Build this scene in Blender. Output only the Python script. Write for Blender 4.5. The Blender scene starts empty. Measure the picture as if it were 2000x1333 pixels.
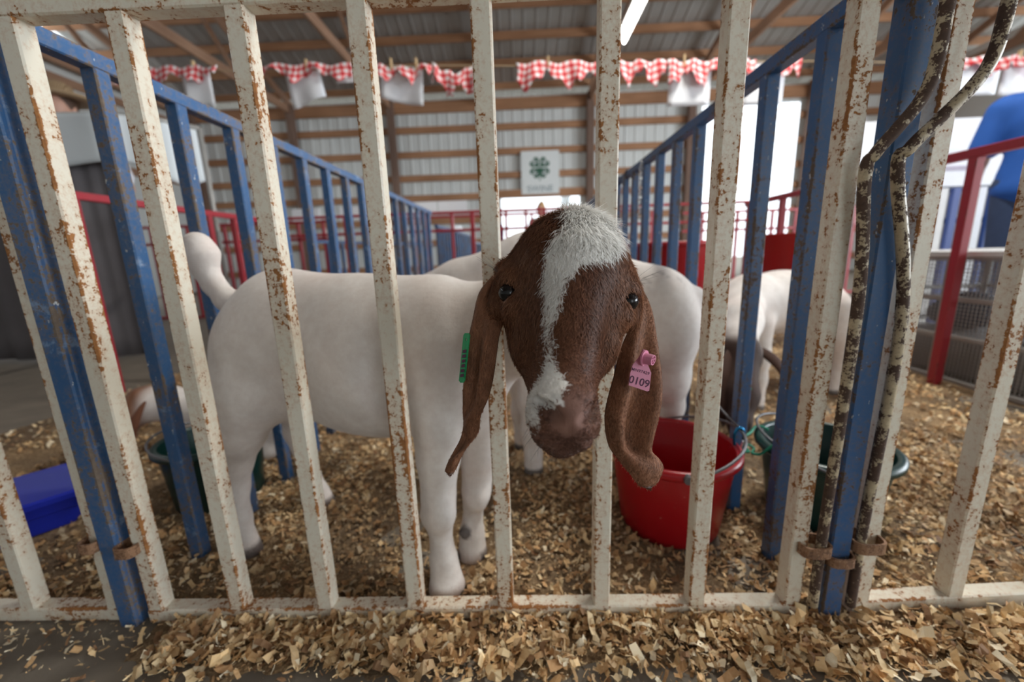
import bpy, bmesh, math, random
import numpy as np
from mathutils import Matrix, Vector
scene = bpy.context.scene
random.seed(5); RNG = np.random.default_rng(7)
# ------------------------------------------------------------------ camera
FPX = 788.6
AXES = np.array([[0.99926, -0.02766, -0.02735], [0.02105, -0.20825, 0.97785], [-0.03274, -0.97768, -0.20751]])
_q, _r = np.linalg.qr(AXES); AXES = _q * np.sign(np.diag(_r))
EYE = np.array([0.0, 0.0, 0.6])
cam = bpy.data.cameras.new('camera'); cam_ob = bpy.data.objects.new('camera', cam)
scene.collection.objects.link(cam_ob)
RT, DN, FW = AXES[:, 0], AXES[:, 1], AXES[:, 2]
cam_ob.matrix_world = Matrix([[RT[i], -DN[i], -FW[i], EYE[i]] for i in range(3)] + [[0, 0, 0, 1]])
cam.sensor_width = 36.0; cam.lens = FPX * 36.0 / 2000.0
cam.clip_start = 0.02; cam.clip_end = 200
cam.dof.use_dof = True; cam.dof.focus_distance = 0.40; cam.dof.aperture_fstop = 3.2
scene.camera = cam_ob
# ------------------------------------------------------------------ world, daylight, exposure
w = bpy.data.worlds.new('sky'); scene.world = w; w.use_nodes = True
w.node_tree.nodes['Background'].inputs[0].default_value = (0.86, 0.94, 1.0, 1)
w.node_tree.nodes['Background'].inputs[1].default_value = 3.2
vs = scene.view_settings
vs.view_transform = 'Standard'; vs.look = 'None'; vs.gamma = 1.0; vs.use_curve_mapping = False
vs.exposure = -0.25
def area(name, loc, rot, sx, sy, energy, col):
    l = bpy.data.lights.new(name, 'AREA'); l.shape = 'RECTANGLE'; l.size = sx; l.size_y = sy
    l.energy = energy; l.color = col
    o = bpy.data.objects.new(name, l); o.location = loc; o.rotation_euler = rot
    scene.collection.objects.link(o); return o
# daylight through an opening added in the right side and the unseen front doorway; the doorways in view are lit by the sky itself
area('daylight_added_opening_offscreen', (8.88, 1.4, 1.9), (0, math.radians(90), 0), 2.3, 8, 980, (0.86, 0.93, 1.0))
area('daylight_front_doorway_offscreen', (2.8, -4.5, 1.2), (math.radians(90), 0, 0), 2.0, 2.0, 8, (1.0, 0.96, 0.9))

# ------------------------------------------------------------------ helpers
def at(px, py, d):                       # a point of the place from its bearing and its distance
    return EYE + AXES @ np.array([px - 1000.0, py - 666.5, FPX]) * (d / FPX)
COL = scene.collection
def link(o, parent=None):
    COL.objects.link(o)
    if parent is not None:
        o.parent = parent; o.matrix_parent_inverse = Matrix.Translation(-Vector(parent.location))
    return o
def thing(name, label, cat, loc=(0, 0, 0), group=None, parent=None, kind=None):
    o = bpy.data.objects.new(name, None); o.location = loc; o.empty_display_size = 0.05
    link(o, parent)
    if label: o['label'] = label
    if cat: o['category'] = cat
    if group: o['group'] = group
    if kind: o['kind'] = kind
    return o
def tag(o, label=None, cat=None, group=None, kind=None):
    for k, v in (('label', label), ('category', cat), ('group', group), ('kind', kind)):
        if v: o[k] = v
    return o
def mesh(name, v, f, mat=None, smooth=False):
    me = bpy.data.meshes.new(name)
    if isinstance(v, np.ndarray): v = v.tolist()
    if isinstance(f, np.ndarray): f = f.tolist()
    me.from_pydata(v, [], f); me.update()
    if mat: me.materials.append(mat)
    if smooth: me.polygons.foreach_set('use_smooth', [True] * len(me.polygons))
    return me
def obj(name, me, parent=None, loc=None, rot=None):
    o = bpy.data.objects.new(name, me)
    if loc is not None: o.location = loc
    if rot is not None: o.rotation_euler = rot
    return link(o, parent)
def recalc(me):
    bm = bmesh.new(); bm.from_mesh(me); bmesh.ops.recalc_face_normals(bm, faces=bm.faces); bm.to_mesh(me); bm.free(); return me
class MB:
    def __init__(s): s.v = []; s.f = []
    def add(s, v, f):
        n = len(s.v); s.v += [tuple(map(float, p)) for p in v]; s.f += [[i + n for i in q] for q in f]; return s
    def box(s, a, b):
        x0, y0, z0 = a; x1, y1, z1 = b
        return s.add([(x0,y0,z0),(x1,y0,z0),(x1,y1,z0),(x0,y1,z0),(x0,y0,z1),(x1,y0,z1),(x1,y1,z1),(x0,y1,z1)],
              [[0,3,2,1],[4,5,6,7],[0,1,5,4],[1,2,6,5],[2,3,7,6],[3,0,4,7]])
    def beam(s, p, q, w, h, upv=(0, 0, 1)):       # rectangular beam between two points
        p = np.array(p, float); q = np.array(q, float); d = q - p; d /= np.linalg.norm(d)
        u = np.array(upv, float); sd = np.cross(d, u)
        if np.linalg.norm(sd) < 1e-4: u = np.array([0, 1.0, 0]); sd = np.cross(d, u)
        sd /= np.linalg.norm(sd); u = np.cross(sd, d)
        c = [(-w/2,-h/2),(w/2,-h/2),(w/2,h/2),(-w/2,h/2)]
        v = [p + sd*a + u*b for a, b in c] + [q + sd*a + u*b for a, b in c]
        return s.add(v, [[3,2,1,0],[4,5,6,7],[0,1,5,4],[1,2,6,5],[2,3,7,6],[3,0,4,7]])
    def tube(s, pts, r, n=8, cap=True, closed=False):
        P = np.array(pts, float); m = len(P); R = np.full(m, r) if np.isscalar(r) else np.array(r, float)
        T = np.gradient(P, axis=0)
        if closed: T = np.roll(P, -1, 0) - np.roll(P, 1, 0)
        T /= np.linalg.norm(T, axis=1)[:, None] + 1e-12
        a = np.array([0, 0, 1.0]) if abs(T[0][2]) < .9 else np.array([1.0, 0, 0])
        nrm = np.cross(T[0], a); nrm /= np.linalg.norm(nrm); V = []
        for i in range(m):
            nrm = nrm - T[i] * (nrm @ T[i]); nrm /= np.linalg.norm(nrm) + 1e-12
            b = np.cross(T[i], nrm)
            for k in range(n):
                t = 2 * math.pi * k / n; V.append(P[i] + R[i] * (nrm * math.cos(t) + b * math.sin(t)))
        F = []; mm = m if closed else m - 1
        for i in range(mm):
            j = (i + 1) % m
            for k in range(n):
                F.append([i*n+k, i*n+(k+1) % n, j*n+(k+1) % n, j*n+k])
        if cap and not closed: F += [list(range(n))[::-1], [(m-1)*n+k for k in range(n)]]
        return s.add(V, F)
    def lathe(s, prof, c=(0, 0, 0), n=40, axis=None):
        V = []; c = np.array(c, float); m = len(prof)
        for r, z in prof:
            for k in range(n):
                t = 2*math.pi*k/n; V.append(c + np.array([r*math.cos(t), r*math.sin(t), z]))
        F = [[i*n+k, i*n+(k+1) % n, (i+1)*n+(k+1) % n, (i+1)*n+k] for i in range(m-1) for k in range(n)]
        return s.add(V, F)
    def me(s, name, mat=None, smooth=False): return recalc(mesh(name, s.v, s.f, mat, smooth))
    def build(s, name, mat=None, parent=None, smooth=False, **k): return obj(name, s.me(name, mat, smooth), parent, **k)
def auto(o, deg=35):
    for p in o.data.polygons: p.use_smooth = True
    try: o.data.set_sharp_from_angle(angle=math.radians(deg))
    except Exception: pass
    return o

# ------------------------------------------------------------------ materials
def newmat(name):
    m = bpy.data.materials.new(name); m.use_nodes = True
    nt = m.node_tree; return m, nt, nt.nodes['Principled BSDF']
def N(nt, t, **kw):
    n = nt.nodes.new(t)
    for k, v in kw.items():
        if k.startswith('i_'):
            n.inputs[k[2:].replace('_', ' ')].default_value = v
        else: setattr(n, k, v)
    return n
def noise(nt, vec, scale, detail=4, rough=.55, dist=0.):
    n = N(nt, 'ShaderNodeTexNoise'); n.inputs['Scale'].default_value = scale; n.inputs['Detail'].default_value = detail
    n.inputs['Roughness'].default_value = rough; n.inputs['Distortion'].default_value = dist
    nt.links.new(vec, n.inputs['Vector']); return n.outputs['Fac']
def ramp(nt, fac, stops):
    r = N(nt, 'ShaderNodeValToRGB'); e = r.color_ramp.elements
    while len(e) < len(stops): e.new(0.5)
    for el, (p, c) in zip(e, stops):
        el.position = p; el.color = (c, c, c, 1) if np.isscalar(c) else (*c, 1)
    nt.links.new(fac, r.inputs[0]); return r.outputs[0]
def mix(nt, fac, a, b, mode='MIX'):
    n = N(nt, 'ShaderNodeMix', data_type='RGBA', blend_type=mode)
    for s, v in ((0, fac), (6, a), (7, b)):
        if hasattr(v, 'is_output') or isinstance(v, bpy.types.NodeSocket): nt.links.new(v, n.inputs[s])
        elif s == 0: n.inputs[0].default_value = v
        else: n.inputs[s].default_value = (*v, 1)
    return n.outputs[2]
def mathn(nt, op, a, b=0.0):
    n = N(nt, 'ShaderNodeMath', operation=op)
    for i, v in enumerate((a, b)):
        if isinstance(v, bpy.types.NodeSocket): nt.links.new(v, n.inputs[i])
        else: n.inputs[i].default_value = v
    return n.outputs[0]
def pos(nt): return N(nt, 'ShaderNodeNewGeometry').outputs['Position']
def scl(nt, vec, s):
    m = N(nt, 'ShaderNodeMapping'); m.inputs['Scale'].default_value = s; nt.links.new(vec, m.inputs['Vector']); return m.outputs[0]
def bump(nt, b, h, strength=.3, dist=.01):
    n = N(nt, 'ShaderNodeBump'); n.inputs['Strength'].default_value = strength; n.inputs['Distance'].default_value = dist
    nt.links.new(h, n.inputs['Height']); nt.links.new(n.outputs[0], b.inputs['Normal'])
def plain(name, col, rough=.6, metal=0., var=.12, scale=12., spec=.5, bumpy=0.):
    m, nt, b = newmat(name); p = pos(nt); f = noise(nt, p, scale)
    c = mix(nt, f, tuple(x*(1-var) for x in col), tuple(min(1, x*(1+var)) for x in col))
    nt.links.new(c, b.inputs['Base Color']); b.inputs['Roughness'].default_value = rough; b.inputs['Metallic'].default_value = metal
    b.inputs['Specular IOR Level'].default_value = spec
    if bumpy: bump(nt, b, noise(nt, p, scale*6), bumpy, .003)
    return m
def attr(nt, name): return N(nt, 'ShaderNodeAttribute', attribute_name=name)
def painted(name, paint, rust_a, rust_b, level=.0, paint2=None, chips=None, ms=120, edge=.10):
    """old paint over steel: speckled rust, more of it along the arrises (vertex attribute 'edge')"""
    m, nt, b = newmat(name); p = pos(nt)
    e = attr(nt, 'edge').outputs['Fac']
    big = noise(nt, p, 11, 3); mid = noise(nt, p, ms, 5, .6); fine = noise(nt, p, 330, 3, .6)
    streak = noise(nt, scl(nt, p, (70, 70, 9)), 1, 5, .65)
    s = mathn(nt, 'ADD', mathn(nt, 'MULTIPLY', mid, .62), mathn(nt, 'MULTIPLY', fine, .34))
    s = mathn(nt, 'ADD', s, mathn(nt, 'MULTIPLY', big, .50))
    s = mathn(nt, 'ADD', s, mathn(nt, 'MULTIPLY', mathn(nt, 'SUBTRACT', streak, .5), .34))
    s = mathn(nt, 'ADD', s, mathn(nt, 'MULTIPLY', mathn(nt, 'MULTIPLY', mathn(nt, 'POWER', e, 6.0), ramp(nt, noise(nt, p, 9, 3), [(.4, 0.), (.65, 1.)])), edge*2))
    s = mathn(nt, 'ADD', s, level)
    mask = ramp(nt, s, [(.832, 0.), (.866, 1.)])
    halo = ramp(nt, s, [(.68, 0.), (.88, 1.)])
    pc = mix(nt, noise(nt, p, 22, 4), tuple(x*.93 for x in paint), tuple(min(1, x*1.05) for x in paint))
    if paint2: pc = mix(nt, ramp(nt, noise(nt, p, 17, 6, .7), [(.60, 0.), (.66, 1.)]), pc, paint2)
    pc = mix(nt, mathn(nt, 'MULTIPLY', halo, .75), pc, tuple(.45*x+.55*y for x, y in zip(paint, rust_b)))
    rc = mix(nt, noise(nt, p, 160, 4), rust_a, rust_b)
    c = mix(nt, mask, pc, rc)
    if chips: c = mix(nt, ramp(nt, noise(nt, scl(nt, p, (1, 1, .5)), 120, 4, .6), [(.68, 0.), (.70, 1.)]), c, chips)
    nt.links.new(c, b.inputs['Base Color'])
    nt.links.new(ramp(nt, mask, [(0, .38), (1, .85)]), b.inputs['Roughness'])
    bump(nt, b, mathn(nt, 'ADD', mathn(nt, 'MULTIPLY', mask, -.7), mathn(nt, 'MULTIPLY', mid, .4)), .35, .0015)
    return m
M = {}
M['white'] = painted('rusty_white_paint', (.78, .725, .60), (.14, .05, .02), (.50, .215, .06), .005)
M['blue'] = painted('worn_blue_paint', (.026, .098, .245), (.05, .035, .03), (.17, .12, .085), .005, None, (.45, .47, .5))
M['blue_grey'] = painted('scuffed_blue_paint', (.035, .115, .27), (.10, .075, .06), (.25, .19, .14), .01, (.20, .30, .46), (.6, .62, .62))
M['red'] = painted('red_paint', (.36, .022, .035), (.10, .03, .03), (.25, .06, .05), -.10)
M['rust'] = painted('rusted_steel', (.30, .17, .10), (.06, .035, .03), (.34, .17, .08), .12)
M['darkwire'] = plain('galvanised_wire', (.16, .16, .17), .45, .7)
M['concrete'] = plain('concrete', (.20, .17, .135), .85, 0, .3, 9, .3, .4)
def wood(name, a, b_, axis):
    m, nt, b = newmat(name); p = pos(nt); s = [14, 14, 14]; s[axis] = .8
    g = noise(nt, scl(nt, p, s), 1.6, 6, .6); c = mix(nt, ramp(nt, g, [(.3, 0.), (.7, 1.)]), a, b_)
    c = mix(nt, ramp(nt, noise(nt, p, 1.1, 3), [(.35, 0.), (.75, .5)]), c, tuple(x*.6 for x in a))
    nt.links.new(c, b.inputs['Base Color']); b.inputs['Roughness'].default_value = .8; return m
M['wood_x'] = wood('timber_across', (.33, .155, .075), (.52, .28, .15), 0)
M['wood_y'] = wood('timber_along', (.34, .19, .12), (.50, .30, .19), 1)
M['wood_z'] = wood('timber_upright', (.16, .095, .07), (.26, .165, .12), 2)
M['steel_wall'] = plain('white_wall_steel', (.70, .72, .70), .5, .0, .08, 3)
M['steel_roof'] = plain('galvanised_roof_steel', (.44, .435, .42), .42, .35, .12, 3)
M['black'] = plain('black_print', (.012, .012, .016), .6)
M['paper'] = plain('white_paper', (.86, .87, .9), .7, 0, .03)
M['hide'] = None
# ------------------------------------------------------------------ the barn
def ribbed(x0, x1, p0, p1, nrm, rib=.019, pitch=.2286):
    """one ribbed steel sheet: ribs run from p0 to p1, the sheet spans x0..x1; both faces"""
    xs = []; hs = []; x = x0
    while x < x1 - 1e-4:
        for dx, h in ((0, 0), (.09, 0), (.105, rib), (.125, rib), (.14, 0)):
            if x + dx <= x1 + 1e-6: xs.append(x + dx); hs.append(h)
        x += pitch
    xs.append(x1); hs.append(0); n = len(xs); V = []; nrm = np.array(nrm, float)
    for p in (p0, p1):
        for a, h in zip(xs, hs): V.append(np.array([a, p[0], p[1]]) + nrm * h)
    F = [[i, i+1, n+i+1, n+i] for i in range(n-1)]
    return V, F
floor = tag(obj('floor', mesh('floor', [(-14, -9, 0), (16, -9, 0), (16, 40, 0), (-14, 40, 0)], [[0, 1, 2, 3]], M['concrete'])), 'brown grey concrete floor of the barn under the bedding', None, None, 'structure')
WY = 10.0; EAVE = 3.95; RIDGE_Y = 3.0; SL = .33
wall = thing('wall_back', 'ribbed white steel back wall with timber girts and posts', None, (0, WY, 0), kind='structure')
def panels(parent, xa, xb, z0, z1, mat, y=WY):
    x = xa
    while x < xb - .02:
        e = min(x + .9144, xb)
        if xb - e < .05: e = xb
        V, F = ribbed(x, e, (y, z0), (y, z1), (0, -1, 0)); mb = MB(); mb.add(V, F)
        obj('panel', mesh('panel', mb.v, mb.f, mat), parent); x = e
DOOR = (4.15, 6.3, 3.72); CD = (-.42, 1.42, 1.93)
panels(wall, -8.3, CD[0], 0, EAVE+.15, M['steel_wall']); panels(wall, CD[0], CD[1], CD[2], EAVE+.15, M['steel_wall'])
panels(wall, CD[1], DOOR[0], 0, EAVE+.15, M['steel_wall']); panels(wall, DOOR[0], DOOR[1], DOOR[2], EAVE+.15, M['steel_wall'])
panels(wall, DOOR[1], 9.6, 0, EAVE+.15, M['steel_wall'])
for z in (.35, .95, 1.45, 1.98, 2.42, 2.93, 3.45, 3.92):
    h = .14 if z < 3.9 else .24
    for a, b in ((-8.3, CD[0]), (CD[0], CD[1]), (CD[1], DOOR[0]), (DOOR[0], DOOR[1]), (DOOR[1], 9.6)):
        if (a == CD[0] and z < CD[2]) or (a == DOOR[0] and z < DOOR[2]): continue
        MB().box((a, WY-.09, z-h/2), (b, WY-.03, z+h/2)).build('girt', M['wood_x'], wall)
POSTS = (-7.4, -5.1, -2.83, -.58, 1.63, 3.85, 6.45, 8.7)
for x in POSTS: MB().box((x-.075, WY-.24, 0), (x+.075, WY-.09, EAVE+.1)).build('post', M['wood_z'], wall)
MB().beam((6.40, WY-.2, 1.8), (7.6, WY-.2, 3.3), .06, .12).build('brace', plain('white_brace', (.8, .8, .8), .6), wall)
MB().box((CD[0]-.1, WY-.13, CD[2]), (CD[1]+.1, WY-.03, CD[2]+.16)).build('door_header', M['wood_x'], wall)
# roof: ribbed sheets on purlins carried by trusses
ceil = thing('ceiling', 'ribbed steel roof on timber purlins and trusses', None, (0, 3, EAVE), kind='structure')
RZ = EAVE + .35 + (WY - RIDGE_Y) * SL
x = -8.4
while x < 9.6:
    for y0, y1 in ((WY+.4, RIDGE_Y), (RIDGE_Y, -4.4)):
        zf = lambda y: RZ - abs(y-RIDGE_Y)*SL
        V, F = ribbed(x, x+.9144, (y0, zf(y0)), (y1, zf(y1)), (0, 0, -1)); obj('roof_panel', mesh('roof_panel', [tuple(v) for v in V], F, M['steel_roof']), ceil)
    x += .9144
for k in range(12):
    for s in (1, -1):
        d = .15 + k*.61
        if d > 7.3: continue
        y = RIDGE_Y + s*d; z = RZ - d*SL - .09
        MB().box((-8.4, y-.02, z-.07), (9.6, y+.02, z+.07)).build('purlin', M['wood_x'], ceil)
for x in POSTS:
    t = thing('truss', None, None, (x, 3, EAVE), None, ceil)
    MB().beam((x, WY-.1, EAVE), (x, -4.1, EAVE), .05, .16).build('bottom_chord', M['wood_y'], t)
    for s in (1, -1):
        MB().beam((x, RIDGE_Y, RZ-.26), (x, RIDGE_Y+s*7.2, RZ-.26-7.2*SL), .05, .14).build('top_chord', M['wood_y'], t)
        for ya, yb in ((5.2, 3.9), (3.0, 3.9), (3.0, 1.8), (1.0, 1.8), (.0, .01)):
            MB().beam((x, RIDGE_Y+s*ya, EAVE), (x, RIDGE_Y+s*yb, RZ-.3-yb*SL), .04, .09).build('web', M['wood_y'], t)
# left wall: steel with a long opening low down
wl_ = thing('wall_left', 'steel left wall of the barn with an open bay', None, (-7.6, 3, 0), kind='structure')
m = MB(); m.box((-7.66, -4.2, 2.3), (-7.6, 10, EAVE+.3)).build('panel', M['steel_wall'], wl_)
MB().box((-7.66, 7.9, 0), (-7.6, 10, 2.3)).build('panel', M['steel_wall'], wl_)
MB().box((-7.66, -4.2, 0), (-7.6, 4.6, 2.3)).build('panel', M['steel_wall'], wl_)
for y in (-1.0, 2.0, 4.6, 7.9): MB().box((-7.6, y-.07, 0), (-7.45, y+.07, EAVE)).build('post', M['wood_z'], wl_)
for z in (2.45, 3.1, 3.7): MB().box((-7.6, -4.2, z-.07), (-7.55, 10, z+.07)).build('girt', M['wood_y'], wl_)
wr_ = thing('wall_right', 'unseen right side of the barn with an opening added for daylight, posts and a steel band above', None, (8.9, 3, 0), kind='structure')  # opening added, so daylight reaches the pens from the right
MB().box((8.9, -4.2, 3.1), (8.96, 10, EAVE+.3)).build('panel', M['steel_wall'], wr_)
MB().box((8.9, -4.2, 0), (8.96, 10, .7)).build('panel', M['steel_wall'], wr_)
MB().box((8.9, 5.5, .7), (8.96, 10, 3.1)).build('panel', M['steel_wall'], wr_)
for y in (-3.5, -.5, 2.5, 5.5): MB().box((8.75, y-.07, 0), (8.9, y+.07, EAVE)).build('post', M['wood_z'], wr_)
wf_ = thing('wall_front_added', 'steel front wall with a doorway, added out of view to hold back front light', None, (1.5, -4.3, 0), kind='structure')  # unseen wall, put in and its doorway kept small to cut frontal light
for a, b, z in ((-8.4, 1.8, 0), (3.8, 9.6, 0), (1.8, 3.8, 2.3)): MB().box((a, -4.36, z), (b, -4.3, EAVE+.35)).build('panel', M['steel_wall'], wf_)
# fluorescent lamps hung under the trusses
tube_m, nt, b = newmat('lit_tube'); b.inputs['Emission Color'].default_value = (1, .97, .9, 1); b.inputs['Emission Strength'].default_value = 30
hous_m = plain('white_lamp_housing', (.8, .8, .78), .5)
def lamp(x, y, lab, name='fluorescent_lamp'):
    z = EAVE-.05; t = thing(name, lab, 'lamp', (x, y, z-.1), 'fluorescent lamps under the trusses')
    MB().box((x-.09, y-.62, z-.14), (x+.09, y+.62, z-.08)).build('housing', hous_m, t)
    for s in (-1, 1): MB().tube([(x+s*.045, y-.6, z-.158), (x+s*.045, y+.6, z-.158)], .019, 8).build('tube', tube_m, t)
    for s in (-1, 1): MB().box((x-.01, y+s*.5-.01, z-.082), (x+.01, y+s*.5+.01, z-.028)).build('hanger', hous_m, t)
lamp(1.63, 6.45, 'lit fluorescent tube lamp under the truss in front of the clover sign')
# unseen lamp and area light added on the same truss to light from above
lamp(1.63, 2.0, 'lit fluorescent lamp added on the same truss, unseen above the right hand pen', 'added_lamp_offscreen')
area('added_lamp_light_offscreen', (1.63, 2.0, EAVE-.24), (0, 0, 0), .2, 1.2, 120, (1, .97, .9))
# ------------------------------------------------------------------ steel tube, gates and fences
def sqbar(name, p, q, w, h, mat, bev=.0022, upv=(0, 0, 1)):
    """square steel tube with rounded arrises; vertex attribute edge = 1 on the arrises"""
    p = np.array(p, float); q = np.array(q, float); d = q - p; d /= np.linalg.norm(d)
    u = np.array(upv, float)
    if abs(d @ u) > .95: u = np.array([0, 1.0, 0])
    s = np.cross(d, u); s /= np.linalg.norm(s); u = np.cross(s, d)
    a, b = w/2, h/2; c = []
    for k in range(4):
        pts = [(-a+bev, -b, 1), (0, -b, 0), (a-bev, -b, 1)] if k == 0 else [(a, -b+bev, 1), (a, 0, 0), (a, b-bev, 1)] if k == 1 else \
              [(a-bev, b, 1), (0, b, 0), (-a+bev, b, 1)] if k == 2 else [(-a, b-bev, 1), (-a, 0, 0), (-a, -b+bev, 1)]
        c += pts
    n = len(c); V = [p + s*x + u*y for x, y, _ in c] + [q + s*x + u*y for x, y, _ in c]
    F = [[k, (k+1) % n, n+(k+1) % n, n+k] for k in range(n)] + [list(range(n))[::-1], list(range(n, 2*n))]
    me = recalc(mesh(name, [tuple(v) for v in V], F, mat))
    at_ = me.attributes.new('edge', 'FLOAT', 'POINT'); at_.data.foreach_set('value', [e for _, _, e in c]*2)
    return me
S = .0262; H = .94
BAR = {}
def upright(key, h, size=S):
    k = (key, round(h, 3), size)
    if k not in BAR: BAR[k] = sqbar('bar', (0, 0, 0), (0, 0, h), size, size, M[key])
    return BAR[k]
def fence(name, label, cat, p, q, mat, offs, z0=.0, z1=H, size=S, group=None, posts=(), post_mat=None, low=True, mid=None, railh=None):
    p = np.array([*p, 0.]); q = np.array([*q, 0.]); L = np.linalg.norm(q-p); d = (q-p)/L; ang = math.atan2(d[1], d[0])
    t = thing(name, label, cat, tuple((p+q)/2), group); rh = railh or size
    up_ = np.array([0, 0, 1.])
    obj('top_rail', sqbar('top_rail', p+up_*(z1-rh/2), q+up_*(z1-rh/2), size, rh, M[mat]), t)
    if low: obj('bottom_rail', sqbar('bottom_rail', p+up_*(z0+size/2), q+up_*(z0+size/2), size, size, M[mat]), t)
    if mid: obj('middle_rail', sqbar('middle_rail', p+up_*mid, q+up_*mid, size, size, M[mat]), t)
    zb = z0 + (size if low else 0)
    for o in offs:
        c = p + d*o; obj('bar', upright(mat, z1-rh-zb, size), t, (c[0], c[1], zb), (0, 0, ang))
    for o, h in posts:
        c = p + d*o; obj('post', upright(post_mat or mat, h, size*1.25), t, (c[0], c[1], 0), (0, 0, ang))
    return t
GY = .579
GX = [-.641, -.499, -.347, -.194, -.041, .118, .274, .4285]
gate = fence('pen_gate', 'rusty white steel gate of upright bars the brown headed goat pokes through', 'gate', (-.641-S/2, GY), (.4285+S/2, GY), 'white', [x+.641+S/2 for x in GX], group='white bar gates along the front')
lg = fence('pen_gate', 'rusty white bar gate hung left of the worn blue post, beside the blue tub', 'gate', (-1.95, GY+.005), (-.705, GY+.005), 'white', [1.95-.718-.155*k for k in range(8)], group='white bar gates along the front')
rg = fence('pen_gate', 'rusty white bar gate with bent latch rod', 'gate', (.528, GY+.003), (1.72, GY+.06), 'white', [.014+.157*k for k in range(8)], group='white bar gates along the front')
# pen dividers: blue tube frames running back from the front gates
XL, XR = -.683, .478
dl = fence('pen_divider', 'long blue bar divider between the middle pen and the pen with the blue tub', 'fence', (XL, GY), (XL+.02, 3.12), 'blue_grey', [.0]+[.138+.155*k for k in range(16)], z0=.0, low=False, group='blue pen dividers')
dr = fence('pen_divider', 'long blue bar divider between the red bucket and the round green bucket', 'fence', (XR, GY), (XR+.0, 3.12), 'blue', [.125+.152*k for k in range(17)], z0=.0, low=False, group='blue pen dividers')
obj('end_post', upright('blue_grey', .965, .031), dl, (XL-.004, GY-.004, 0)); obj('end_post', upright('blue', 1.05, .031), dr, (XR+.008, GY-.006, 0))
for o_, x_ in ((dl, XL), (dr, XR)): obj('bottom_rail', sqbar('bottom_rail', (x_, 1.3, .02), (x_, 3.1, .02), .024, .024, M['blue']), o_)
# hinge straps and latch rods
def strap(parent, c, rx, ry, h=.016, th=.003, rot=0.):
    mb = MB(); n = 20; V = []
    for rr in (0, th):
        for z in (-h/2, h/2):
            for k in range(n):
                t = 2*math.pi*k/n; ex = abs(math.cos(t))**.6*math.copysign(1, math.cos(t)); ey = abs(math.sin(t))**.6*math.copysign(1, math.sin(t))
                x = (rx+rr)*ex; y = (ry+rr)*ey
                V.append((c[0]+x*math.cos(rot)-y*math.sin(rot), c[1]+x*math.sin(rot)+y*math.cos(rot), c[2]+z))
    F = []
    for k in range(n):
        j = (k+1) % n
        F += [[k, j, n+j, n+k], [2*n+k, 3*n+k, 3*n+j, 2*n+j], [n+k, n+j, 3*n+j, 3*n+k], [k, 2*n+k, 2*n+j, j]]
    mb.add(V, F); return mb.build('hinge_strap', M['rust'], parent)
strap(gate, (.4475, GY-.012, .135), .0205, .017, .018); strap(rg, (.5265, GY-.012, .142), .0215, .018, .018); strap(dr, (.486, GY-.010, .118), .0185, .021, .016)
strap(gate, (-.656, GY-.010, .150), .0140, .018, .018); strap(lg, (-.717, GY-.008, .158), .0125, .018, .018)
strap(gate, (.438, GY-.010, .905), .024, .019, .02); strap(rg, (.535, GY-.010, .905), .024, .019, .02)
def rod(parent, P, r=.0072):
    P = np.array(P, float); out = []
    for i in range(len(P)-1):
        for k in range(6):
            t = k/6; p0 = P[max(i-1, 0)]; p1 = P[i]; p2 = P[i+1]; p3 = P[min(i+2, len(P)-1)]
            out.append(.5*((2*p1)+(-p0+p2)*t+(2*p0-5*p1+4*p2-p3)*t*t+(-p0+3*p1-3*p2+p3)*t**3))
    out.append(P[-1]); o = MB().tube(out, r, 10).build('latch_rod', M['rod'], parent, True)
    return tag(o, 'bent round rod with flaking cream paint')
M['rod'] = painted('flaking_cream_rod', (.60, .50, .33), (.035, .022, .018), (.13, .075, .05), .135, None, None, 55, .0)
rod(gate, [(.492, .536, .985), (.490, .536, .87), (.488, .536, .80), (.478, .536, .765), (.459, .54, .735), (.441, .545, .708), (.437, .551, .68), (.452, .552, .52), (.456, .560, .16), (.456, .560, .03)])
rod(rg, [(.566, .536, .985), (.558, .536, .87), (.552, .536, .81), (.535, .536, .777), (.505, .538, .743), (.477, .541, .711), (.473, .547, .685), (.509, .548, .50), (.5155, .560, .18), (.5155, .560, .03)])

# red aisle fences beside and behind the pens, more blue pens beyond
fence('aisle_fence', 'red steel aisle fence left of the pens in front of the grey partition', 'fence', (-1.97, .9), (-1.97, 3.178), 'red', [.36, .93, 1.15, 1.72, 1.95], size=.034, low=False, group='red aisle fences')
fence('aisle_fence', 'red steel aisle fence beside the wire crate and the person in blue', 'fence', (1.735, .75), (1.75, 3.3), 'red', [.02, .56, .93, 1.35, 1.75, 2.1, 2.5], size=.034, low=False, group='red aisle fences')
fence('back_fence', 'red steel fence closing the back of the pens under the bunting', 'fence', (-1.953, 3.17), (1.731, 3.17), 'red', [.05, .34, .62, .9, 1.24, 1.44, 1.6, 1.73, 1.85, 2.0, 2.14, 2.28, 2.42, 2.6, 2.8, 3.1, 3.4, 3.66], size=.02, mid=.80, group='red aisle fences')
fence('far_pen_fence', 'blue fence of the next pen row, right behind the red back fence', 'fence', (XL+.02, 3.3), (-.6, 5.2), 'blue', [.12*k+.05 for k in range(16)], z1=.86, low=False, group='blue fences of the far pens')
fence('far_pen_fence', 'blue fence of the far pens toward the clover sign doorway', 'fence', (-.62, 5.4), (-.55, 7.6), 'blue', [.14*k+.05 for k in range(16)], z1=.80, low=False, group='blue fences of the far pens')
fence('far_pen_fence', 'pale blue fence across the aisle behind the left red fence', 'fence', (-1.75, 3.4), (-1.1, 5.2), 'blue_grey', [.16*k+.05 for k in range(11)], z1=.78, low=False, group='blue fences of the far pens')
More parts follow.
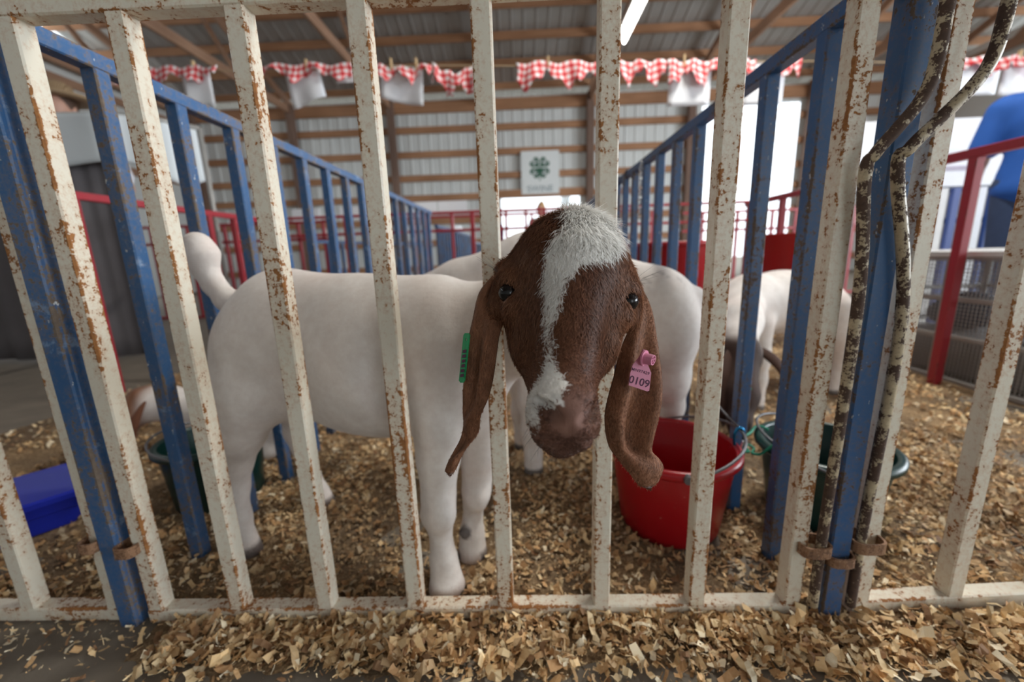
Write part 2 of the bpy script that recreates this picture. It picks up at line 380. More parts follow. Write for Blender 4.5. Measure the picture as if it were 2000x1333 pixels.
fence('far_pen_fence', 'blue fence of the far pens under the big open doorway', 'fence', (XR+.05, 3.35), (XR+.35, 6.0), 'blue', [.15*k+.05 for k in range(17)], z1=.90, low=False, group='blue fences of the far pens')
fence('far_aisle_fence', 'distant red fence across the big open doorway', 'fence', (2.0, 5.2), (4.6, 5.2), 'red', [.14*k+.1 for k in range(17)], size=.03, mid=.82, z1=1.05, group='red aisle fences')
fence('far_aisle_fence', 'distant red fence across the small doorway under the sign', 'fence', (-1.5, 5.3), (1.6, 5.3), 'red', [.5*k+.15 for k in range(7)], size=.03, z1=1.12, group='red aisle fences')
fence('far_aisle_fence', 'red fence in front of the bright bay on the left', 'fence', (-4.9, 4.6), (-2.1, 4.6), 'red', [.14*k+.06 for k in range(20)], size=.03, z1=1.05, mid=.85, group='red aisle fences')

# ------------------------------------------------------------------ bedding of wood shavings
shav_m, nt, b = newmat('pine_shavings')
c_ = attr(nt, 'Col').outputs['Color']; p_ = pos(nt)
nt.links.new(mix(nt, noise(nt, p_, 300, 3), c_, (.25, .17, .10), 'SOFT_LIGHT'), b.inputs['Base Color']); b.inputs['Roughness'].default_value = .75
bed_m, nt, b = newmat('trodden_bedding'); p_ = pos(nt)
c1 = ramp(nt, noise(nt, p_, 95, 6, .7, 1.2), [(.3, (.16, .095, .05)), (.47, (.36, .225, .11)), (.6, (.60, .42, .23)), (.75, (.74, .57, .36))])
c1 = mix(nt, ramp(nt, noise(nt, p_, 4.5, 4), [(.42, 0.), (.62, .75)]), c1, (.155, .105, .065))
nt.links.new(c1, b.inputs['Base Color']); b.inputs['Roughness'].default_value = .9
bump(nt, b, noise(nt, p_, 110, 5, .7, 1.0), .9, .012)
def hnoise(x, y):
    return (np.sin(x*9.1+1.3)*np.cos(y*8.3+.4)*.5 + np.sin(x*21+y*13)*.28 + np.cos(x*37-y*41+2)*.2)
FLAT = [(.318, .822, .108), (.662, .842, .104), (-.812, .952, .102), (-1.225, .815, .125)]            # buckets and tub press the bedding flat
FEET = [(-.152, .630, .034), (-.114, .710, .03), (-.590, .728, .028), (-.508, .895, .026), (.355, 1.005, .026), (.35, 1.09, .026), (.02, 1.03, .026), (-.01, 1.18, .026), (1.25, 1.60, .026), (1.21, 1.79, .026), (.87, 1.45, .025), (.82, 1.63, .025), (-.93, 1.28, .10), (-1.05, 1.28, .09), (-.82, 1.26, .09)]
def bedh(x, y):
    z = .006 + .010*hnoise(x, y)
    z = np.where(y < GY+.03, np.minimum(z, .004) - .009*np.clip((GY-.07-y)/.06, 0, 1) + .004*hnoise(x*3, y*3), z)
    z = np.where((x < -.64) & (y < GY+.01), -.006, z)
    for a_, b_, r_ in FLAT: z = np.where(np.hypot(x-a_, y-b_) < r_, np.minimum(z, .002), z)
    return z
xs = np.concatenate([np.linspace(-1.95, -.9, 60), np.linspace(-.88, .9, 190), np.linspace(.92, 1.9, 56)]); ys = np.concatenate([np.linspace(.36, 1.2, 110), np.linspace(1.22, 3.2, 80)])
X, Y = np.meshgrid(xs, ys, indexing='ij'); Z = bedh(X, Y); nx, ny = X.shape
ids = np.arange(nx*ny).reshape(nx, ny)
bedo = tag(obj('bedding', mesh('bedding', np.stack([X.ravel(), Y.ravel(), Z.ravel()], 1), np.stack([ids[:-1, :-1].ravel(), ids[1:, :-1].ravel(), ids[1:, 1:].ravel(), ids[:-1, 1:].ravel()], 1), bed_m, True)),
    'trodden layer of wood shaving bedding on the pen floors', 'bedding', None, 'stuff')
def flakes(n, xr, yr, smin, smax, seed, dens=None, lift=.0, soil=None):
    r = np.random.default_rng(seed); x = r.uniform(*xr, n); y = r.uniform(*yr, n)
    if dens is not None: k = r.random(n) < dens(x, y); x, y = x[k], y[k]
    for a_, b_, r_ in FLAT+FEET+[(XL+.01, GY+.138+.155*q, .016) for q in range(16)]+[(XR, GY+.125+.152*q, .016) for q in range(17)]:
        k = np.hypot(x-a_, y-b_) > r_+.003; x, y = x[k], y[k]
    n = len(x); L = smin + (smax-smin)*r.random(n)**2.2; W = np.minimum(L*r.uniform(.08, .85, n)**1.2, .009+.006*r.random(n)); a = r.uniform(0, 2*np.pi, n)
    tilt = r.normal(0, .40, n); roll = r.normal(0, .5, n); curl = r.normal(0, .7, n)*L*.30
    z = np.maximum(bedh(x, y), .0) + r.random(n)*.006 + .002 + lift
    d = np.stack([np.cos(a)*np.cos(tilt), np.sin(a)*np.cos(tilt), np.sin(tilt)], 1)
    s = np.stack([-np.sin(a)*np.cos(roll), np.cos(a)*np.cos(roll), np.sin(roll)], 1); u = np.cross(d, s)
    c = np.stack([x, y, z + np.abs(np.sin(tilt))*L*.4 + np.abs(np.sin(roll))*W*.4], 1); V = np.zeros((n, 8, 3))
    for i, t in enumerate((-.5, -.17, .17, .5)):
        k = (t*t*4-.5)*curl; wj = W*(1 - .35*abs(t)*r.random(n))*.5
        base = c + d*(L*t)[:, None] + u*k[:, None]
        V[:, 2*i] = base - s*wj[:, None]; V[:, 2*i+1] = base + s*wj[:, None]
    V += r.normal(0, .10, V.shape)*W[:, None, None]
    b0 = np.arange(n)[:, None]*8
    F = np.concatenate([b0 + np.array([[0, 1, 3, 2]]), b0 + np.array([[2, 3, 5, 4]]), b0 + np.array([[4, 5, 7, 6]])])
    pal = np.array([(.80, .60, .36), (.88, .72, .48), (.68, .46, .25), (.52, .33, .17), (.92, .82, .64), (.36, .22, .12), (.72, .54, .34)])
    wgt = np.array([.24, .20, .17, .11, .13, .07, .08]); cl = pal[r.choice(len(pal), n, p=wgt)]*r.uniform(.8, 1.12, n)[:, None]
    if soil is not None: cl = cl*soil(x, y)[:, None]**np.array([1, 1.12, 1.25])
    return V.reshape(-1, 3), F, np.repeat(cl, 8, 0)
def flake_obj(name, label, *sets):
    V = np.concatenate([s[0] for s in sets]); off = np.cumsum([0]+[len(s[0]) for s in sets[:-1]]); F = np.concatenate([s[1]+o for s, o in zip(sets, off)]); Cc = np.concatenate([s[2] for s in sets])
    me = mesh(name, V, F, shav_m); ca = me.color_attributes.new('Col', 'FLOAT_COLOR', 'POINT'); ca.data.foreach_set('color', np.concatenate([Cc, np.ones((len(Cc), 1))], 1).ravel())
    return tag(obj(name, me), label, 'wood shavings', None, 'stuff')
def front_d(x, y):
    q = .5 + .5*np.sin(x*6.3+1)*np.cos(y*30+x*4); edge = np.clip((y-.455)/.05, 0.10, 1)
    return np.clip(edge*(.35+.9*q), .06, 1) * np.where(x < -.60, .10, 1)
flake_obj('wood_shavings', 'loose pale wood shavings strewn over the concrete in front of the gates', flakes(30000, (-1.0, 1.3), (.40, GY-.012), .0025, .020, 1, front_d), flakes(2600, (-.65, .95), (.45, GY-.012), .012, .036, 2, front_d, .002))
flake_obj('wood_shavings', 'loose wood shavings bedding inside the goat pens behind the bars', flakes(60000, (-1.5, 1.5), (GY+.012, 1.25), .003, .020, 3, lambda x, y: np.clip(.62+.55*np.sin(x*7.7)*np.cos(y*6.1+.6), .18, 1), 0, lambda x, y: np.clip(.85+.22*np.sin(x*9+2)*np.cos(y*8)+.12*np.sin(x*31+y*23), .5, 1)), flakes(15000, (-1.93, 1.75), (1.2, 3.1), .008, .030, 4))
# ------------------------------------------------------------------ continuous organic surfaces: blended volumes -> surface nets
class Sdf:
    def __init__(s, xs, ys, zs):
        s.ax = [np.asarray(a, float) for a in (xs, ys, zs)]; s.F = np.full([len(a) for a in s.ax], .2)
    def _sub(s, lo, hi):
        sl = []
        for a, l, h in zip(s.ax, lo, hi):
            i = max(np.searchsorted(a, l)-1, 0); j = min(np.searchsorted(a, h)+1, len(a)); sl.append(slice(i, j))
        if any(q.stop <= q.start for q in sl): return None, None
        return tuple(sl), np.stack(np.meshgrid(*[a[q] for a, q in zip(s.ax, sl)], indexing='ij'), -1)
    def _put(s, sl, d, k, sub):
        f = s.F[sl]
        if sub:
            d = -d; h = np.clip(.5 - .5*(f - d)/k, 0, 1) if k > 0 else (d > f)*1.; r = f*(1-h) + d*h + (k*h*(1-h) if k > 0 else 0)
        else:
            h = np.clip(.5 + .5*(f - d)/k, 0, 1) if k > 0 else (d < f)*1.; r = f*(1-h) + d*h - (k*h*(1-h) if k > 0 else 0)
        s.F[sl] = r
    def ell(s, c, r, k=.02, R=None, sub=False):
        c = np.array(c, float); r = np.array(r, float); m = (r.max() if R is not None else r) + k + .03
        sl, P = s._sub(c-m, c+m)
        if sl is None: return s
        q = P - c
        if R is not None: q = q @ np.asarray(R).T
        k0 = np.linalg.norm(q/r, axis=-1); k1 = np.linalg.norm(q/(r*r), axis=-1) + 1e-9
        s._put(sl, k0*(k0-1)/k1, k, sub); return s
    def cone(s, a, b, ra, rb, k=.02, sub=False, sq=None):
        a = np.array(a, float); b = np.array(b, float); m = max(ra, rb)*(1 if sq is None else 1/min(sq[1], 1)) + k + .03
        sl, P = s._sub(np.minimum(a, b)-m, np.maximum(a, b)+m)
        if sl is None: return s
        ba = b - a; t = np.clip(((P-a) @ ba)/(ba @ ba + 1e-12), 0, 1); q = P - a - t[..., None]*ba
        if sq is not None: q = q + (q @ np.asarray(sq[0]))[..., None]*np.asarray(sq[0])*(sq[1]-1)
        s._put(sl, np.linalg.norm(q, axis=-1) - (ra + (rb-ra)*t), k, sub); return s
    def chain(s, pts, k=.02, sub=False, sq=None):
        for p, q in zip(pts[:-1], pts[1:]): s.cone(p[:3], q[:3], p[3], q[3], k, sub, sq)
        return s
    def net(s):
        F = s.F; ins = F < 0; nx, ny, nz = F.shape; cnt = np.zeros((nx-1, ny-1, nz-1), np.int8)
        cor = [(i, j, k) for i in (0, 1) for j in (0, 1) for k in (0, 1)]
        for i, j, k in cor: cnt += ins[i:nx-1+i, j:ny-1+j, k:nz-1+k]
        act = np.argwhere((cnt > 0) & (cnt < 8)); idx = np.full(cnt.shape, -1, np.int64); idx[tuple(act.T)] = np.arange(len(act))
        acc = np.zeros((len(act), 3)); num = np.zeros(len(act)); A = s.ax
        for c0 in cor:
            for ax in range(3):
                if c0[ax]: continue
                c1 = list(c0); c1[ax] = 1; i0 = act + c0; i1 = act + c1
                f0 = F[tuple(i0.T)]; f1 = F[tuple(i1.T)]; m = (f0 < 0) != (f1 < 0); t = np.where(m, f0/np.where(m, f0-f1, 1), 0)
                for d in range(3):
                    p0 = A[d][i0[:, d]]; p1 = A[d][i1[:, d]]; acc[:, d] += np.where(m, p0+(p1-p0)*t, 0)
                num += m
        V = acc/num[:, None]; Q = []
        for ax in range(3):
            o1, o2 = [(1, 2), (2, 0), (0, 1)][ax]; a0 = [slice(None)]*3; a1 = [slice(None)]*3; a0[ax] = slice(0, -1); a1[ax] = slice(1, None)
            i0 = ins[tuple(a0)]; ch = np.argwhere(i0 != ins[tuple(a1)]); lim = np.array(cnt.shape)
            ok = (ch[:, o1] > 0) & (ch[:, o2] > 0) & (ch[:, o1] < lim[o1]) & (ch[:, o2] < lim[o2]); ch = ch[ok]; fl = i0[tuple(ch.T)]
            e1 = np.zeros(3, int); e1[o1] = 1; e2 = np.zeros(3, int); e2[o2] = 1
            q = np.stack([idx[tuple((ch-x).T)] for x in (e1+e2, e2, 0*e1, e1)], 1)
            q[~fl] = q[~fl][:, ::-1]; Q.append(q)
        Q = np.concatenate(Q); return V, Q[(Q >= 0).all(1)]
def relax(V, Q, it=2, lam=.5):
    n = len(V)
    e = np.concatenate([Q[:, [0, 1]], Q[:, [1, 2]], Q[:, [2, 3]], Q[:, [3, 0]]]); e = np.concatenate([e, e[:, ::-1]])
    deg = np.bincount(e[:, 0], minlength=n)[:, None] + 1e-9
    for _ in range(it):
        for l in (lam, -lam*1.02):
            A = np.stack([np.bincount(e[:, 0], V[e[:, 1], d], minlength=n) for d in range(3)], 1)/deg
            V = V + l*(A - V)
    return V
def vnorm(V, Q):
    fn = np.cross(V[Q[:, 2]]-V[Q[:, 0]], V[Q[:, 3]]-V[Q[:, 1]]); n = np.zeros_like(V)
    for k in range(4):
        for d in range(3): n[:, d] += np.bincount(Q[:, k], fn[:, d], minlength=len(V))
    return n/(np.linalg.norm(n, axis=1)[:, None]+1e-12)
def grid(lo, hi, step, fine=None, fstep=None):
    if fine is None: return np.arange(lo, hi+step, step)
    out = [lo]
    while out[-1] < hi: out.append(out[-1] + (fstep if fine[0] <= out[-1] < fine[1] else step))
    return np.array(out)
# head frame of the goat in front: x to its left, y out of the face, z from nose to poll
HO = np.array([.0431, .3762, .5597])
HL = np.array([[.99504, .0069, -.0992], [.0653, -.7978, .5994], [.0750, .6029, .7943]])
_q, _r = np.linalg.qr(HL.T); HL = (_q*np.sign(np.diag(_r))).T
def hw(p): return HO + HL.T @ np.array(p, float)
def hl(P): return (P - HO) @ HL.T
def head_volumes(g):
    e = lambda c, r, k=.02, sub=False: g.ell(hw(c), r, k, HL, sub)
    def c(a, b, ra, rb, k=.02, sub=False): g.cone(hw(a), hw(b), ra, rb, k, sub)
    e((.004, -.040, .044), (.060, .070, .058)); e((.002, .002, .030), (.048, .034, .052), .03); e((.008, -.03, .061), (.036, .045, .030), .02)
    for s in (-1, 1):
        e((s*.046, -.020, .022), (.021, .026, .030), .016); e((s*.0535, -.006, .015), (.014, .016, .010), .014)
        c((s*.024, -.050, -.005), (s*.010-.003, -.008, -.085), .030, .017, .022); e((s*.034, -.022, -.022), (.017, .028, .034), .02)
        e((s*.045, -.004, -.012), (.014, .014, .010), .014)
    c((.0, .008, .02), (-.006, .020, -.092), .036, .0215, .02)
    c((.0, -.075, .0), (-.006, -.012, -.105), .038, .017, .02)
    e((-.007, .010, -.112), (.0270, .031, .024), .014); e((-.005, -.002, -.1315), (.0155, .019, .0130), .008)
    e((-.005, .029, -.116), (.0190, .015, .017), .014); e((-.018, .014, -.125), (.012, .018, .0145), .010); e((.008, .014, -.125), (.012, .018, .0145), .010)
    for s in (-1, 1):
        n = -.005
        g.chain([(*hw((n+s*.0205, .029, -.110)), .0050), (*hw((n+s*.0165, .037, -.119)), .0070), (*hw((n+s*.0085, .0425, -.1265)), .0044)], .003, True)
        g.chain([(*hw((n+s*.027, .000, -.122)), .0016), (*hw((n+s*.021, .020, -.1370)), .0026), (*hw((n+s*.011, .029, -.1400)), .0026), (*hw((n, .032, -.1400)), .0026)], .003, True)
        g.ell(hw((s*.0600, .0065, .0005)), (.0095, .0100, .0066), .004, HL, True)
    g.chain([(*hw((-.005, .0440, -.1265)), .0020), (*hw((-.005, .034, -.1395)), .0022)], .003, True)
    e((.070, -.045, .060), (.010, .012, .014), .008); e((-.062, -.045, .055), (.010, .012, .014), .008)
    for s in (-1, 1): e((s*.066, -.030, .008), (.010, .016, .020), .012)
# ------------------------------------------------------------------ goats
def hide_mat(name, fur=False):
    m, nt, b = newmat(name); p = pos(nt); c = attr(nt, 'Col').outputs['Color']
    n1 = noise(nt, p, 55, 6, .7); n2 = noise(nt, p, 7, 4)
    c = mix(nt, ramp(nt, n1, [(.35, 0.), (.8, .30)]), c, (.50, .36, .30), 'MULTIPLY')
    c = mix(nt, ramp(nt, n2, [(.45, 0.), (.7, .22)]), c, (.80, .58, .50), 'MULTIPLY')
    nt.links.new(c, b.inputs['Base Color']); b.inputs['Roughness'].default_value = .72
    b.inputs['Specular IOR Level'].default_value = .25
    b.inputs['Sheen Weight'].default_value = .15; b.inputs['Sheen Roughness'].default_value = .4
    bump(nt, b, noise(nt, scl(nt, p, (1, 1, .35)), 420, 4, .7), .25, .002)
    return m
M['hide'] = hide_mat('goat_hide')
hm, nt, b = newmat('goat_hair'); c = attr(nt, 'Col').outputs['Color']; nt.links.new(c, b.inputs['Base Color']); b.inputs['Roughness'].default_value = .5; b.inputs['Specular IOR Level'].default_value = .3; M['hair'] = hm
tr = N(nt, 'ShaderNodeBsdfTranslucent'); nt.links.new(c, tr.inputs[0]); mx = N(nt, 'ShaderNodeMixShader'); mx.inputs[0].default_value = .42; nt.links.new(b.outputs[0], mx.inputs[1]); nt.links.new(tr.outputs[0], mx.inputs[2]); nt.links.new(mx.outputs[0], nt.nodes['Material Output'].inputs[0])
em, nt, b = newmat('goat_eye'); b.inputs['Base Color'].default_value = (.008, .006, .006, 1); b.inputs['Roughness'].default_value = .06; b.inputs['Specular IOR Level'].default_value = .35; M['eye'] = em
def colour(me, C3):
    ca = me.color_attributes.new('Col', 'FLOAT_COLOR', 'POINT'); ca.data.foreach_set('color', np.concatenate([C3, np.ones((len(C3), 1))], 1).ravel())
def sm(a, b, x): t = np.clip((x-a)/(b-a), 0, 1); return t*t*(3-2*t)
def vnoise(P, s):
    q = P*s; return (np.sin(q[:, 0]*1.7+q[:, 1]*2.3)+np.sin(q[:, 1]*2.9-q[:, 2]*1.9+1)+np.sin(q[:, 2]*2.3+q[:, 0]*3.1+2))/3
WHITE = np.array([.82, .775, .735]); BROWN = np.array([.140, .058, .032]); BROWN2 = np.array([.265, .122, .065]); PINK = np.array([.72, .53, .49]); DARK = np.array([.045, .032, .03])
CREAM = np.array([.96, .94, .90])
def tint(V, a, b, f): return a + (b-a)*f[:, None]
BLAZE = [(-0.0038, 0.1018), (-0.0078, 0.0575), (-0.015, 0.0388), (-0.0243, 0.0213), (-0.0265, 0.0122), (-0.026, -0.0023), (-0.0246, -0.0205), (-0.0232, -0.0377), (-0.0216, -0.0578), (-0.0217, -0.0764), (-0.0236, -0.0906), (-0.035199999999999995, -0.1018), (-0.0368, -0.1153), (-0.0346, -0.1228), (-0.0261, -0.1319), (-0.0245, -0.1307), (-0.0267, -0.1188), (-0.0249, -0.1132), (-0.015, -0.1161), (-0.0086, -0.1176), (-0.0113, -0.1131), (-0.0117, -0.107), (-0.006, -0.1019), (-0.0127, -0.0888), (-0.0171, -0.0776), (-0.0179, -0.0651), (-0.0182, -0.0509), (-0.0134, -0.0365), (-0.0108, -0.0208), (-0.006, -0.007), (0.0034, 0.0074), (0.0144, 0.0117), (0.0314, 0.0199), (0.0382, 0.0361), (0.0383, 0.0537), (0.0354, 0.07), (0.0233, 0.10250000000000001), (0.0097, 0.1038)]
def in_poly(px, py, poly):
    r = np.zeros(px.shape, bool); n = len(poly)
    for i in range(n):
        x0, y0 = poly[i]; x1, y1 = poly[(i+1) % n]
        r ^= ((y0 > py) != (y1 > py)) & (px < (x1-x0)*(py-y0)/(y1-y0+1e-12)+x0)
    return r
def head_colour(P, jit=.0, rng=None):
    """brown face, white blaze from the crown to the left of the muzzle, darker nose"""
    L = hl(P)
    if rng is not None and jit: L = L + rng.normal(0, jit, L.shape)
    n = vnoise(P, 90)*.5+.5
    c = BROWN + (BROWN2-BROWN)*(np.clip(.25+.45*n + .5*sm(.03, .055, np.abs(L[:, 0])) - .5*sm(.035, .0, np.abs(L[:, 0]-.012)), 0, 1))[:, None]
    pad = sm(.024, .014, np.hypot((L[:, 0]+.005)*1.0, (L[:, 2]+.122)*1.0))*sm(.01, .03, L[:, 1])
    lip = sm(-.128, -.135, L[:, 2])
    c = c*(1-.55*np.maximum(pad, lip*.9)[:, None]) + np.array([.24, .135, .11])*(.55*np.maximum(pad, lip*.9))[:, None]
    wht = in_poly(L[:, 0], L[:, 2], BLAZE) & (L[:, 1] > -.075)
    wc = CREAM*(.9+.1*n)[:, None]
    c = np.where(wht[:, None], wc, c)
    return c, L, wht
def main_goat():
    g = Sdf(grid(-.72, .16, .0075, (-.06, .16), .0020), grid(.26, .97, .0075, (.26, .50), .0020), grid(-.01, .72, .0075, (.42, .70), .0020))
    a = math.atan2(.115, -.41); R = np.array([[math.cos(a), math.sin(a), 0], [-math.sin(a), math.cos(a), 0], [0, 0, 1.]])
    g.ell((-.29, .745, .415), (.235, .118, .152), .04, R); g.ell((-.145, .715, .42), (.105, .096, .145), .04, R); g.ell((-.475, .79, .445), (.125, .108, .138), .05, R)
    g.cone((-.15, .71, .505), (-.46, .785, .522), .052, .058, .04); g.ell((-.090, .692, .40), (.060, .062, .105), .04)
    g.cone((-.055, .705, .49), (.038, .612, .535), .070, .055, .03); g.cone((.038, .62, .535), (.043, .455, .555), .055, .057, .02)
    g.cone((-.05, .695, .43), (.038, .600, .475), .055, .040, .03)
    # hind leg near, thigh to hoof
    g.ell((-.515, .745, .40), (.085, .055, .115), .04); g.chain([(-.53, .735, .36, .070), (-.575, .735, .28, .056), (-.605, .742, .205, .040), (-.612, .747, .15, .029), (-.608, .742, .08, .022), (-.603, .735, .045, .024)], .016)
    g.chain([(-.603, .738, .032, .025), (-.590, .728, .006, .028)], .008)
    g.chain([(-.50, .86, .36, .068), (-.53, .885, .27, .044), (-.555, .905, .20, .028), (-.54, .905, .08, .020), (-.525, .90, .035, .023), (-.508, .895, .008, .026)], .02)
    # fore legs
    g.ell((-.14, .668, .385), (.066, .052, .105), .035); g.chain([(-.148, .655, .33, .055), (-.155, .65, .255, .0375), (-.160, .65, .180, .0300), (-.163, .65, .145, .0305), (-.161, .649, .118, .0215), (-.160, .648, .085, .0195), (-.158, .644, .060, .0250)], .010)
    g.chain([(-.157, .642, .055, .025), (-.155, .638, .035, .026), (-.152, .630, .012, .034)], .008)
    g.chain([(-.085, .72, .33, .05), (-.093, .72, .22, .034), (-.101, .722, .145, .028), (-.108, .722, .115, .020), (-.111, .722, .085, .0185), (-.114, .718, .055, .024), (-.114, .710, .014, .030)], .010)
    g.ell((-.152, .628, .158), (.024, .022, .032), .015); g.ell((-.098, .698, .142), (.021, .020, .028), .015); g.ell((-.125, .694, .072), (.012, .012, .012), .006)
    g.chain([(-.041, .579, .30, .0175), (-.041, .579, .66, .0175)], .006, True)      # skin gives way where the neck leans on the bar
    # tail, carried up
    g.chain([(-.565, .805, .515, .030), (-.600, .81, .530, .022), (-.622, .81, .562, .020), (-.634, .81, .595, .023), (-.636, .81, .622, .030), (-.640, .81, .640, .026)], .012)
    g.chain([(-.222, .612, .47, .010), (-.232, .606, .40, .012), (-.215, .618, .32, .010)], .05, True); g.ell((-.425, .655, .37), (.03, .02, .06), .06, None, True); g.chain([(-.085, .600, .50, .006), (-.092, .590, .42, .008), (-.085, .600, .36, .006)], .03, True)
    head_volumes(g)
    V, Q = g.net(); V = relax(V, Q, 2); V[:, 2] = np.maximum(V[:, 2], .006); L = hl(V); nrm = vnorm(V, Q)
    hc, _, wht = head_colour(V)
    white = WHITE*(1+.06*vnoise(V, 30))[:, None]
    hoof = sm(.030, .020, V[:, 2]); white = tint(V, white, np.broadcast_to(np.array([.62, .54, .50]), V.shape), hoof)
    dk = np.maximum(hoof*(V[:, 1] > .69), sm(.016, .011, np.linalg.norm(V-np.array([-.125, .692, .072]), axis=1))); white = tint(V, white, np.broadcast_to(DARK, V.shape), .85*dk)
    mk = sm(-.135, -.115, L[:, 1])*(V[:, 1] < .56)
    C3 = white*(1-mk[:, None]) + hc*mk[:, None]
    for s in (-1, 1):          # dark rims of the eyes, pale skin just under them
        d = np.linalg.norm(L-np.array([s*.057, .003, .0005]), axis=1); C3 = tint(V, C3, np.broadcast_to(DARK, V.shape), .9*sm(.0115, .0090, d))
        d2 = np.linalg.norm((L-np.array([s*.0525, .003, -.0125]))*np.array([.8, 1, 1.5]), axis=1); C3 = tint(V, C3, np.broadcast_to(np.array([.30, .17, .115]), V.shape), .75*sm(.011, .004, d2))
    def seg(P, a, b):
        a = np.array(a); b = np.array(b); t = np.clip(((P-a) @ (b-a))/((b-a) @ (b-a)), 0, 1); return np.linalg.norm(P-a-t[:, None]*(b-a), axis=1)
    LIPS = [((-.005+s*.027, .0, -.122), (-.005+s*.021, .020, -.1370)) for s in (-1, 1)] + [((-.005+s*.021, .020, -.1370), (-.005+s*.011, .029, -.1400)) for s in (-1, 1)] + [((-.016, .029, -.1400), (.006, .029, -.1400)), ((-.005, .044, -.1265), (-.005, .034, -.1395))] + [((-.005+s*.0165, .037, -.119), (-.005+s*.0085, .0425, -.1265)) for s in (-1, 1)]
    root = thing('goat', 'white goat with brown head and white blaze pushing its head out through the bars', 'goat', (-.3, .74, 0))
    me = mesh('body', V, Q, M['hide'], True); colour(me, C3); obj('body', me, root)
    for s in (-1, 1):
        c0 = hw((s*.0560, .0, .0005)); mb = MB(); mb.lathe([(.0001 if k in (0, 12) else .0092*math.sin(math.pi*k/12), -.0092*math.cos(math.pi*k/12)) for k in range(13)], c0, 24); mb.build('eye', M['eye'], root, True)
    # head fur
    m = (L[:, 1] > -.105) & (V[:, 1] < .50); qm = m[Q].all(1); q = Q[qm]
    tri = np.concatenate([q[:, [0, 1, 2]], q[:, [0, 2, 3]]]); A = np.linalg.norm(np.cross(V[tri[:, 1]]-V[tri[:, 0]], V[tri[:, 2]]-V[tri[:, 0]]), axis=1)
    r = np.random.default_rng(11); n = 95000; fi = r.choice(len(tri), n, p=A/A.sum()); u = r.random((n, 2)); fl = u.sum(1) > 1; u[fl] = 1-u[fl]
    bw = np.stack([1-u.sum(1), u[:, 0], u[:, 1]], 1)
    P = (V[tri[fi]]*bw[..., None]).sum(1); Nn = (nrm[tri[fi]]*bw[..., None]).sum(1); Nn /= np.linalg.norm(Nn, axis=1)[:, None]; Lc = hl(P)
    keep = np.ones(n, bool)
    for s in (-1, 1): keep &= np.linalg.norm(Lc-np.array([s*.0585, .004, .0005]), axis=1) > .0100
    keep &= ~((np.hypot(Lc[:, 0]+.005, Lc[:, 2]+.123) < .0125) & (Lc[:, 1] > .03))
    keep &= np.min([seg(Lc, a_, b_) for a_, b_ in LIPS], axis=0) > .0032
    P, Nn, Lc = P[keep], Nn[keep], Lc[keep]; n = len(P)
    hcol, _, wh = head_colour(P, .0016, r)
    crown = sm(.018, .05, Lc[:, 2])*sm(.055, .02, np.abs(Lc[:, 0]-.008))
    face = sm(-.10, -.04, Lc[:, 2])
    # hair lies down the face on the sides, sweeps out from the middle of the forehead
    dl = np.stack([.55*np.sign(Lc[:, 0]+.004)*sm(0, .03, np.abs(Lc[:, 0]+.004)) + .25*np.sin(Lc[:, 2]*160), np.full(n, .05), -np.ones(n)], 1)
    dl[:, 2] = np.where(Lc[:, 2] < -.055, .3-1.1*sm(-.07, -.055, Lc[:, 2]), dl[:, 2]); 
    d = dl @ HL + r.normal(0, .30, (n, 3)); d -= Nn*(d*Nn).sum(1)[:, None]; d /= np.linalg.norm(d, axis=1)[:, None]
    ln = (.0034 + .0042*face + .008*crown*wh + .003*crown)*r.uniform(.6, 1.35, n); lift = .28 + .08*crown + r.normal(0, .10, n); lift = np.clip(lift, .08, .8)
    sd = np.cross(d, Nn); wd = (.00024 + .00014*r.random(n))*(1+.3*wh); J = r.normal(0, .22, (n, 3))
    p1 = P + (d*.55 + Nn*lift[:, None]*.55)*ln[:, None]; p2 = P + (d*1.0 + Nn*lift[:, None]*.65 + J*.4)*ln[:, None]; P0 = P - Nn*.0004
    HV = np.stack([P0-sd*wd[:, None], P0+sd*wd[:, None], p1+sd*wd[:, None]*.8, p1-sd*wd[:, None]*.8, p2], 1).reshape(-1, 3)
    b0 = np.arange(n)*5
    F = np.stack([b0, b0+1, b0+2, b0+3], 1).tolist() + np.stack([b0+3, b0+2, b0+4], 1).tolist()
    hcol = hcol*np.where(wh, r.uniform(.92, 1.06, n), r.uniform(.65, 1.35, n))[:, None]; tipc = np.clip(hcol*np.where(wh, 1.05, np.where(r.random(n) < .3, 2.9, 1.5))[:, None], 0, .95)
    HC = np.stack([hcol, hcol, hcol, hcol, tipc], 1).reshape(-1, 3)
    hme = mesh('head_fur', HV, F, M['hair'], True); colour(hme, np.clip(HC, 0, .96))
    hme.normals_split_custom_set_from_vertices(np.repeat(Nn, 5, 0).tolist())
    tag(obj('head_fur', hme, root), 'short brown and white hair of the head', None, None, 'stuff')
    # long whiskers and brow hairs
    mb = MB()
    for k in range(34):
        s = r.choice((-1, 1)); b_ = np.array([-.007+s*r.uniform(.006, .020), r.uniform(-.005, .02), -.128+r.uniform(-.006, .012)]); e = b_ + np.array([s*r.uniform(.002, .012), r.uniform(-.004, .008), -r.uniform(.006, .020)])
        mb.tube([hw(b_), hw((b_*.45+e*.55)+np.array([s*.001, .001, 0])), hw(e)], [.00018, .00014, .00006], 3)
    for s in (-1, 1):
        for k in range(5):
            b_ = np.array([s*.058, -.008, .018]); e = b_ + np.array([s*r.uniform(.02, .045), r.uniform(0, .02), r.uniform(.004, .030)]); mb.tube([hw(b_), hw((b_+e)/2+np.array([0, 0, .003])), hw(e)], [.00016, .00013, .00005], 3)
    wm = mb.me('whiskers', M['hair']); colour(wm, np.full((len(wm.vertices), 3), .22)); tag(obj('whiskers', wm, root), None, None, None, 'stuff')
    return root
